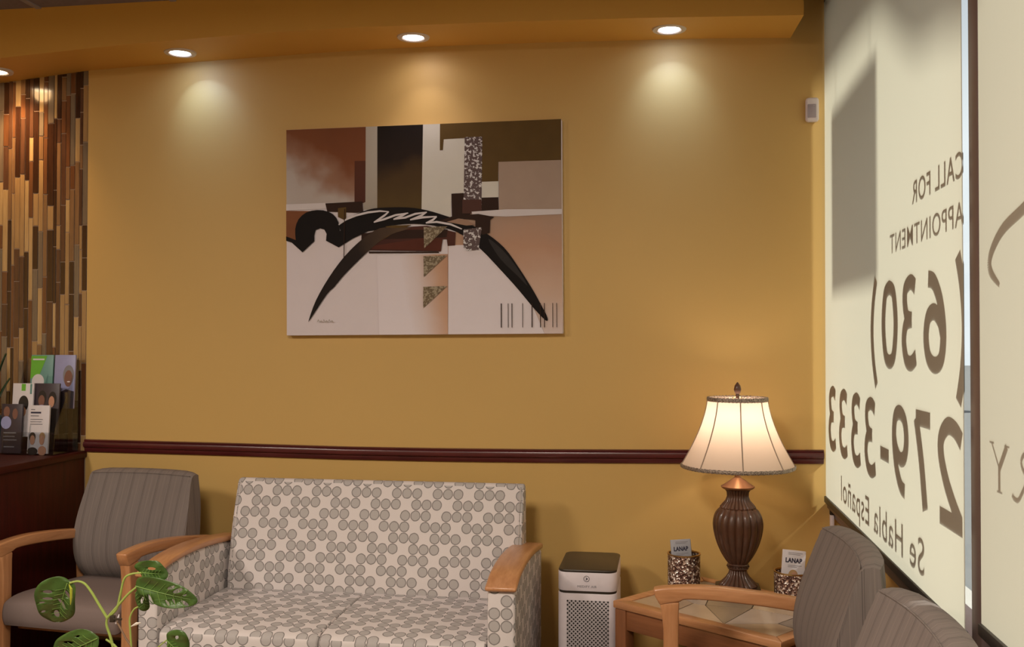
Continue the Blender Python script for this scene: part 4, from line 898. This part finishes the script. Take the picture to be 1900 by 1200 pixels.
def booklet(loc, rz, lean, roll, label, pages, cover='paper', hh=0.150, ww=0.085):
    """small booklet standing with its foot in a cup; cover faces -y"""
    t = thing('booklet', loc, label, 'booklet'); t.rotation_euler = (R(lean), R(roll), R(rz))
    hw = ww/2; th = 0.006
    MB().box((-hw, 0, 0), (hw, th, hh), 0.0012).build('pages', M[cover], t, local=True)
    for i in range(pages-1): MB().box((-hw+0.003, th+0.001+i*0.003, 0), (hw+0.003, th+0.003+i*0.003, hh-0.002*(i+1)), 0.0005).build('pages', M[cover], t, local=True)
    me = fit_text('LANAP', lambda x, y: (-hw*0.72+x, -0.0007, hh*0.70+y), ww*0.72, hh*0.115, 0.045, 1.05); me.materials.append(M['ink']); link('title', me, t, smooth=0, local=True)
    mb = MB()
    for (w_, z_) in ((0.62, 0.93), (0.52, 0.895), (0.6, 0.63), (0.4, 0.595)): mb.box((-hw*0.5, -0.0005, hh*z_), (-hw*0.5+ww*w_, 0.0001, hh*z_+0.0018))
    mb.build('small_print', M['grey_ink'], t, local=True, smooth=0)
    # cover photo: person with light hair
    mb = MB(); e = lambda cx, cz, rx, rz_, yy, mi: mb.poly([(cx+rx*math.cos(k*PI/12), yy, cz+rz_*math.sin(k*PI/12)) for k in range(24)], mi)
    e(0.0, hh*0.40, ww*0.21, hh*0.14, -0.0005, 0); e(0.004, hh*0.385, ww*0.13, hh*0.105, -0.0008, 1)
    mb.poly([(-hw*0.8, -0.0007, hh*0.1), (hw*0.6, -0.0007, hh*0.1), (hw*0.35, -0.0007, hh*0.27), (-hw*0.45, -0.0007, hh*0.27)], 2)
    e(0.0, hh*0.372, ww*0.035, hh*0.008, -0.0010, 3)
    mb.build('cover_photo', [M['hair_blond'], M['skin'], M['hair_dark'], M['paper']], t, local=True, smooth=0)
    return t
booklet((0.064, -0.278, 0.535), 12, -9, -3, 'grey booklets leaning in the cup left of the lamp', 3, 'grey_paper', hh=0.146, ww=0.078)
booklet((0.450, -0.438, 0.535), 10, -7, 6, 'pale booklet leaning in the cup right of the lamp', 2, hh=0.150, ww=0.085)

# air purifier
px0, px1, py0, py1, pz = -0.405, -0.183, -0.455, -0.125, 0.592
ap = thing('air_purifier', ((px0+px1)/2, (py0+py1)/2, 0), 'white tower air purifier with black lid and dotted grille beside the loveseat', 'air purifier')
def rrect(x0, x1, y0, y1, r, n=7):
    out = []
    for cx, cy, a0 in ((x1-r, y0+r, -90), (x1-r, y1-r, 0), (x0+r, y1-r, 90), (x0+r, y0+r, 180)):
        for k in range(n+1):
            a = R(a0+90*k/n); out.append((cx+r*math.cos(a), cy+r*math.sin(a)))
    return out
MB().prism(rrect(px0, px1, py0, py1, 0.035), 'z', 0.012, pz-0.088, 0.003).build('body', M['white_plastic'], ap)
MB().prism(rrect(px0+0.003, px1-0.003, py0+0.003, py1-0.003, 0.033), 'z', pz-0.0879, pz-0.079, 0).build('groove', M['black_plastic'], ap)
MB().prism(rrect(px0, px1, py0, py1, 0.035), 'z', pz-0.0789, pz-0.010, 0.002).build('head_band', M['white_plastic'], ap)
MB().prism(rrect(px0+0.001, px1-0.001, py0+0.001, py1-0.001, 0.034), 'z', pz-0.0099, pz, 0.004).build('lid', M['black_plastic'], ap)
MB().box((px0+0.03, py0+0.03, 0), (px1-0.03, py1-0.03, 0.0119)).build('foot', M['black_plastic'], ap)
gx0, gx1 = px0+0.035, px1-0.030
MB().box((gx0, py0-0.001, 0.08), (gx1, py0+0.002, pz-0.112), 0.001).build('grille_panel', plain('grille_grey', (0.58, 0.53, 0.56, 1), 0.5), ap)
mb = MB(); step = (gx1-gx0-0.006)/20; j = 0; zz = pz-0.116
while zz > 0.09:
    for i in range(21):
        if (i+j) % 2 == 0:
            cx = gx0+0.003+i*step; rr = step*0.46
            mb.poly([(cx+rr*math.cos(k*PI/5), py0-0.0016, zz+rr*math.sin(k*PI/5)) for k in range(10)][::-1] if False else [(cx+rr*math.cos(k*PI/5), py0-0.0016, zz+rr*math.sin(k*PI/5)) for k in range(10)])
    zz -= step; j += 1
mb.build('grille_holes', M['hole_black'], ap, smooth=0)
cx = (px0+px1)/2-0.002
mb = MB()
def ringpoly(cx, cz, r0, r1, yy, n=28):
    for k in range(n):
        a, b = 2*PI*k/n, 2*PI*(k+1)/n
        mb.poly([(cx+r0*math.cos(a), yy, cz+r0*math.sin(a)), (cx+r1*math.cos(a), yy, cz+r1*math.sin(a)), (cx+r1*math.cos(b), yy, cz+r1*math.sin(b)), (cx+r0*math.cos(b), yy, cz+r0*math.sin(b))])
ringpoly(cx, pz-0.032, 0.0095, 0.0112, py0-0.0012)
mb.poly([(cx-0.004, py0-0.0012, pz-0.0385), (cx+0.006, py0-0.0012, pz-0.032), (cx-0.004, py0-0.0012, pz-0.0255), (cx-0.001, py0-0.0012, pz-0.032)])
mb.build('logo', M['ink'], ap, smooth=0)
me = fit_text('MEDIFY AIR', lambda x, y: (cx-0.034+x, py0-0.0012, pz-0.065+y), 0.072, 0.0085, 0.0, 1.1); me.materials.append(M['grey_ink']); link('brand_name', me, ap, smooth=0)

# ---------------------------------------------------------------- brochures in a clear two-tier holder on the counter
CZ = 0.948
bh = thing('brochure_holder', (-2.74, -0.13, CZ), 'clear acrylic two-tier brochure holder on the dark counter', 'brochure holder')
mb = MB(); hx0, hx1 = -2.876, -2.628
mb.box((hx0, -0.215, CZ), (hx1, -0.025, CZ+0.004)); mb.box((hx0, -0.032, CZ+0.004), (hx1, -0.029, CZ+0.42))
for yy, h_ in ((-0.213, 0.10), (-0.115, 0.27)): mb.box((hx0, yy-0.002, CZ+0.004), (hx1, yy, CZ+h_))
for xx in (hx0, (hx0+hx1)/2-0.001, hx1-0.003): mb.prism([(-0.213, CZ+0.004), (-0.029, CZ+0.004), (-0.029, CZ+0.42), (-0.045, CZ+0.40), (-0.11, CZ+0.27), (-0.120, CZ+0.25), (-0.20, CZ+0.12)], 'x', xx, xx+0.003)
mb.build('acrylic_body', M['acrylic'], bh, smooth=0)
def brochure(x, y, z, w_, h_, label, art, base, rz=0, lean=-4, roll=0):
    t = thing('brochure', (x, y, z), label, 'brochure', group=None); t.rotation_euler = (R(lean), R(roll), R(rz))
    MB().box((-w_/2, 0, 0), (w_/2, 0.010, h_), 0.001).build('folded_pages', M[base], t, local=True)
    mb = MB(); used = []
    for i, (kind, a, m_) in enumerate(art):
        if m_ not in used: used.append(m_)
        mi = used.index(m_); yy = -0.0004-0.00025*i
        if kind == 'e':
            cx, cz, rx, rz_ = a; mb.poly([((cx-0.5)*w_+rx*w_*math.cos(k*PI/12), yy, cz*h_+rz_*h_*math.sin(k*PI/12)) for k in range(24)], mi)
        else: mb.poly([((p[0]-0.5)*w_, yy, p[1]*h_) for p in a], mi)
    mb.build('cover_print', [M[u] for u in used], t, local=True, smooth=0); return t
rect = lambda x0, z0, x1, z1: [(x0, z0), (x1, z0), (x1, z1), (x0, z1)]
brochure(-2.783, -0.082, CZ+0.195, 0.108, 0.240, 'green brochure in the back tier of the counter holder', [('p', rect(0, 0, 1, 0.6), 'teal_print'), ('p', [(0, 0.98), (0, 0.55), (0.4, 0.62), (0.72, 0.98)], 'green_print'), ('e', (0.35, 0.5, 0.28, 0.14), 'paper'), ('p', rect(0.08, 0.90, 0.6, 0.93), 'paper')], 'teal_print')
brochure(-2.671, -0.082, CZ+0.195, 0.100, 0.240, 'lavender brochure with a smiling face in the back tier', [('e', (0.7, 0.62, 0.27, 0.19), 'grey_ink'), ('e', (0.7, 0.56, 0.2, 0.155), 'dark_skin'), ('e', (0.72, 0.5, 0.08, 0.012), 'paper'), ('p', [(0.15, 0), (1, 0), (1, 0.32), (0.6, 0.36), (0.3, 0.3)], 'dark_print')], 'blue_print')
brochure(-2.818, -0.165, CZ+0.075, 0.100, 0.235, 'white brochure with dark-haired head, front tier left', [('p', rect(0.42, 0.86, 0.62, 0.99), 'green_print'), ('e', (0.55, 0.62, 0.24, 0.15), 'hair_dark'), ('e', (0.52, 0.47, 0.17, 0.10), 'skin'), ('p', rect(0.84, 0.8, 0.93, 0.99), 'teal_print')], 'paper')
brochure(-2.715, -0.150, CZ+0.085, 0.125, 0.225, 'brochure with two people in lilac, middle of the holder', [('e', (0.35, 0.72, 0.16, 0.14), 'hair_dark'), ('e', (0.33, 0.66, 0.12, 0.11), 'dark_skin'), ('e', (0.34, 0.34, 0.30, 0.24), 'blue_print'), ('e', (0.75, 0.70, 0.15, 0.14), 'hair_dark'), ('e', (0.72, 0.64, 0.11, 0.11), 'skin'), ('p', [(0.58, 0.0), (1, 0.0), (1, 0.5), (0.7, 0.52)], 'hair_dark')], 'dark_print')
brochure(-2.842, -0.205, CZ+0.006, 0.100, 0.215, 'dark brochure with a couple above small print, front left', [('e', (0.25, 0.84, 0.15, 0.11), 'dark_skin'), ('e', (0.66, 0.80, 0.13, 0.11), 'dark_skin'), ('e', (0.25, 0.62, 0.25, 0.13), 'blue_print'), ('p', rect(0.15, 0.40, 0.75, 0.425), 'grey_ink'), ('p', rect(0.15, 0.33, 0.7, 0.35), 'grey_ink'), ('p', rect(0.15, 0.26, 0.8, 0.28), 'grey_ink'), ('p', rect(0.2, 0.12, 0.7, 0.14), 'grey_ink')], 'dark_print')
brochure(-2.715, -0.200, CZ+0.006, 0.098, 0.210, 'white brochure with two faces at the bottom, front right', [('p', rect(0.1, 0.90, 0.3, 0.92), 'grey_ink'), ('p', rect(0.1, 0.83, 0.6, 0.865), 'ink'), ('p', rect(0.1, 0.77, 0.5, 0.79), 'grey_ink'), ('p', rect(0.1, 0.70, 0.7, 0.715), 'grey_ink'), ('p', rect(0.1, 0.65, 0.65, 0.665), 'grey_ink'), ('p', rect(0.1, 0.60, 0.7, 0.615), 'grey_ink'),
  ('e', (0.24, 0.34, 0.16, 0.10), 'hair_dark'), ('e', (0.25, 0.28, 0.12, 0.10), 'skin'), ('e', (0.72, 0.35, 0.14, 0.09), 'hair_blond'), ('e', (0.71, 0.28, 0.12, 0.10), 'skin'), ('e', (0.28, 0.05, 0.25, 0.08), 'hair_dark'), ('e', (0.75, 0.06, 0.2, 0.1), 'skin')], 'paper', 0)
# vase with upright dark leaves at the frame edge
vz = thing('potted_snake_plant', (-2.985, -0.19, CZ), 'slate blue pot with upright dark leaves at the left frame edge', 'potted plant')
MB().lathe([(0, 0), (0.062, 0), (0.075, 0.05), (0.085, 0.155), (0.088, 0.165), (0.080, 0.165), (0.075, 0.14), (0, 0.14)], 40, None, (-2.985, -0.19, CZ)).build('pot', M['teal_glaze'], vz)
MB().lathe([(0, 0.138), (0.072, 0.138), (0.072, 0.145), (0, 0.148)], 24, None, (-2.985, -0.19, CZ)).build('soil', M['soil'], vz)
rn = random.Random(5)
for i in range(9):
    a = rn.random()*2*PI; r0 = 0.012+rn.random()*0.045; hh = 0.17+rn.random()*0.14; dx, dy = math.cos(a), math.sin(a)
    mb = MB()
    def fn(u, v, a=a, r0=r0, hh=hh, dx=dx, dy=dy):
        w_ = 0.016*(1-v**2.2)*(0.6+v*0.6); ex = 0.07*v*v
        px = -2.985+dx*(r0+ex)-dy*(u-0.5)*2*w_; py = -0.19+dy*(r0+ex)+dx*(u-0.5)*2*w_
        return (px-dx*0.006*(1-(2*u-1)**2), py-dy*0.006*(1-(2*u-1)**2), CZ+0.14+hh*v)
    mb.grid(fn, 4, 10); o_ = mb.build('leaf', M['blade'], vz)
    md = o_.modifiers.new('thick', 'SOLIDIFY'); md.thickness = 0.002

# ---------------------------------------------------------------- swiss-cheese plant in the foreground, on a low table below the frame
FY = -1.9
ft = thing('coffee_table', (-1.33, FY, 0), 'low maple coffee table under the leafy plant, below the picture edge', 'table')
MB().prism(rrect(-1.73, -0.93, FY-0.30, FY+0.30, 0.04), 'z', 0.40, 0.43, 0.005).build('table_top', M['maple_x'], ft)
for x in (-1.68, -0.98):
    for y in (FY-0.25, FY+0.25): MB().box((x-0.022, y-0.022, 0), (x+0.022, y+0.022, 0.40), 0.004).build('leg', M['maple_z'], ft)
mp = thing('monstera_plant', (-1.335, FY, 0.43), 'leafy green plant with holed leaves in front of the taupe chair', 'potted plant')
MB().lathe([(0, 0), (0.055, 0), (0.075, 0.13), (0.078, 0.135), (0.070, 0.135), (0.066, 0.115), (0, 0.115)], 40, None, (-1.335, FY, 0.43)).build('pot', M['cream_pot'], mp)
MB().lathe([(0, 0.112), (0.064, 0.112), (0.064, 0.118), (0, 0.121)], 24, None, (-1.335, FY, 0.43)).build('soil', M['soil'], mp)
def px(x, y, dy=0.0):
    """point on the plant's own plane read off the photo's proportions"""
    return (-1.366+(x-200)*0.001430, FY+dy, 0.764-(y-1145)*0.001285)
def leaf(outline, holes, base, tip, dy=0.0, curl=0.02, mat='leaf', slope=(0, 0), label=None):
    """outline and holes in plant-plane units; real cut-out holes, midrib and side veins"""
    cu = bpy.data.curves.new('t', 'CURVE'); cu.dimensions = '2D'; cu.fill_mode = 'BOTH'
    def spl(pts):
        s_ = cu.splines.new('POLY'); s_.points.add(len(pts)-1); s_.use_cyclic_u = True
        for p, q in zip(s_.points, pts): p.co = (q[0], q[2], 0, 1)
    ol = smoothcurve([px(*p) for p in outline]+[px(*outline[0])], 6)[:-1]; spl(ol)
    for h in holes:
        (cx, cy, ln, wd, an) = h; c0 = px(cx, cy); a = R(an)
        spl([(c0[0]+math.cos(a)*ln*0.0014*math.cos(t)-math.sin(a)*wd*0.0014*math.sin(t), 0, c0[2]+math.sin(a)*ln*0.0014*math.cos(t)+math.cos(a)*wd*0.0014*math.sin(t)) for t in [k*2*PI/14 for k in range(14)]])
    o = bpy.data.objects.new('t', cu); COL.objects.link(o)
    me = bpy.data.meshes.new_from_object(o.evaluated_get(bpy.context.evaluated_depsgraph_get())); bpy.data.objects.remove(o); bpy.data.curves.remove(cu)
    bm = bmesh.new(); bm.from_mesh(me); bmesh.ops.triangulate(bm, faces=bm.faces[:])
    for _ in range(3):
        bmesh.ops.subdivide_edges(bm, edges=[e for e in bm.edges if e.calc_length() > 0.016], cuts=1, use_grid_fill=False); bmesh.ops.triangulate(bm, faces=bm.faces[:])
    b0, t0 = Vector(px(*base)), Vector(px(*tip)); ax_ = Vector((t0.x-b0.x, 0, t0.z-b0.z)); L_ = ax_.length; ax_.normalize(); nn = Vector((-ax_.z, 0, ax_.x))
    def bend(x, z):
        d = Vector((x-b0.x, 0, z-b0.z)); s_ = d.dot(ax_)/L_; q = d.dot(nn)
        return FY+dy-abs(q)*0.18+curl*s_*s_+0.003*math.sin(q*140)*math.sin(s_*7)+slope[0]*q+slope[1]*s_*L_
    for v in bm.verts:
        x, z = v.co.x, v.co.y; v.co = Vector((x, bend(x, z), z))
    bm.to_mesh(me); bm.free(); me.materials.append(M[mat])
    lf = link('leaf', me, mp, smooth=60)
    md = lf.modifiers.new('thick', 'SOLIDIFY'); md.thickness = 0.0009
    mb = MB(); pt_ = lambda s_, q: (b0+ax_*s_*L_+nn*q)
    def on(s_, q):
        p = pt_(s_, q); return (p.x, bend(p.x, p.z)-0.0012, p.z)
    mb.tube([on(k/10, 0) for k in range(10)], [0.0016*(1-k/12) for k in range(10)], 6)
    for k in range(1, 7):
        s_ = k/8
        for sg in (-1, 1): mb.tube([on(s_+j*0.035, sg*j*L_*0.055) for j in range(4)], 0.0006, 4)
    v_ = mb.build('leaf_vein', M['leaf_vein'], lf, local=True)
    v_.data.transform(Matrix.Translation(-world_loc(mp)))
    return lf
leaf([(128, 1078), (112, 1068), (88, 1076), (72, 1100), (68, 1130), (72, 1155), (92, 1166), (110, 1161), (128, 1146), (136, 1115), (137, 1088)],
     [(92, 1098, 7, 3, -5), (90, 1112, 8, 2.6, -5), (80, 1120, 6, 1.8, 10), (77, 1140, 5, 2, 25), (96, 1146, 7, 4.5, 85), (111, 1124, 12, 3, -65), (122, 1105, 8, 2.5, -70)], (124, 1082), (96, 1163), curl=0.03, slope=(0.3, 0))
mb = MB(); mb.tube([px(132, 1082, -0.012), px(138, 1090, -0.016), px(139, 1106, -0.018), px(137, 1120, -0.016)], [0.001, 0.0035, 0.003, 0.001], 6); mb.build('leaf_edge', M['leaf_edge'], mp)
leaf([(258, 1058), (249, 1046), (256, 1037), (275, 1033), (292, 1036), (302, 1052), (305, 1066), (292, 1073), (270, 1070)], [(279, 1049, 8, 3, 0)], (256, 1057), (300, 1060), dy=0.004, curl=0.01)
leaf([(256, 1080), (262, 1064), (285, 1060), (310, 1066), (338, 1078), (354, 1092), (362, 1108), (352, 1117), (325, 1120), (300, 1116), (285, 1108), (276, 1096), (266, 1097)],
     [(320, 1081, 7, 2.6, 25), (331, 1087, 9, 3.6, 25), (284, 1103, 10, 3, -60), (313, 1110, 6, 2, -50), (341, 1111, 8, 2.8, -30), (342, 1096, 4, 1.5, 20), (323, 1108, 5, 1.4, -55)], (256, 1080), (361, 1107), dy=-0.012, curl=0.02)
leaf([(254, 1082), (262, 1088), (267, 1105), (268, 1125), (262, 1134), (254, 1128), (250, 1112), (251, 1096)], [(258, 1112, 6, 2, 80)], (255, 1084), (262, 1132), dy=0.012, curl=0.01, slope=(0.8, 0))
leaf([(196, 1176), (182, 1164), (160, 1162), (135, 1172), (112, 1190), (104, 1215), (130, 1230), (165, 1228), (185, 1210), (196, 1192)], [(138, 1190, 9, 3, 0), (158, 1176, 4, 1.5, 20), (165, 1200, 10, 3, -40)], (194, 1178), (110, 1222), dy=-0.03, curl=0.02)
leaf([(313, 1180), (315, 1166), (328, 1159), (344, 1160), (352, 1172), (351, 1195), (345, 1215), (330, 1222), (318, 1208)], [(333, 1173, 5, 3, 45)], (313, 1180), (345, 1215), dy=-0.01, curl=0.02)
def stem(pts, r=0.0032, m='stem', taper=0.7):
    P_ = smoothcurve([px(*p) for p in pts], 6); n = len(P_)
    MB().tube(P_, [r*(1-(1-taper)*i/n) for i in range(n)], 8).build('stem', M[m], mp)
stem([(224, 1310), (216, 1230), (206, 1185), (198, 1160), (199, 1146)], 0.004)
stem([(199, 1146), (184, 1122), (168, 1096), (156, 1082), (143, 1078), (128, 1082)], 0.0036)
stem([(199, 1146), (216, 1128), (223, 1100), (230, 1070), (243, 1060), (262, 1057)], 0.0034)
stem([(199, 1146), (220, 1120), (238, 1098), (255, 1083)], 0.0036)
stem([(238, 1310), (245, 1230), (242, 1170), (241, 1145), (248, 1128), (256, 1122)], 0.0028)
stem([(232, 1310), (250, 1220), (232, 1180), (216, 1150)], 0.003, 'dry_stem')
stem([(228, 1310), (222, 1220), (215, 1200), (197, 1187)], 0.0036)
stem([(240, 1310), (262, 1230), (290, 1200), (312, 1180)], 0.002)
mb = MB(); mb.box(px(205, 1153, -0.006), px(214, 1140, 0.004), 0.002); mb.box(px(213, 1148, -0.008), px(228, 1144, -0.002), 0.001); mb.build('plant_clip', M['black_plastic'], mp)
mb = MB(); mb.tube([px(215, 1156), px(219, 1147), px(221, 1138)], [0.002, 0.003, 0.001], 6); mb.build('stem_tag', M['paper'], mp)
mb = MB(); mb.tube([px(243, 1160), px(254, 1154), px(261, 1152)], [0.0008, 0.004, 0.001], 6); mb.build('leaf_bud', M['cream_pot'], mp)
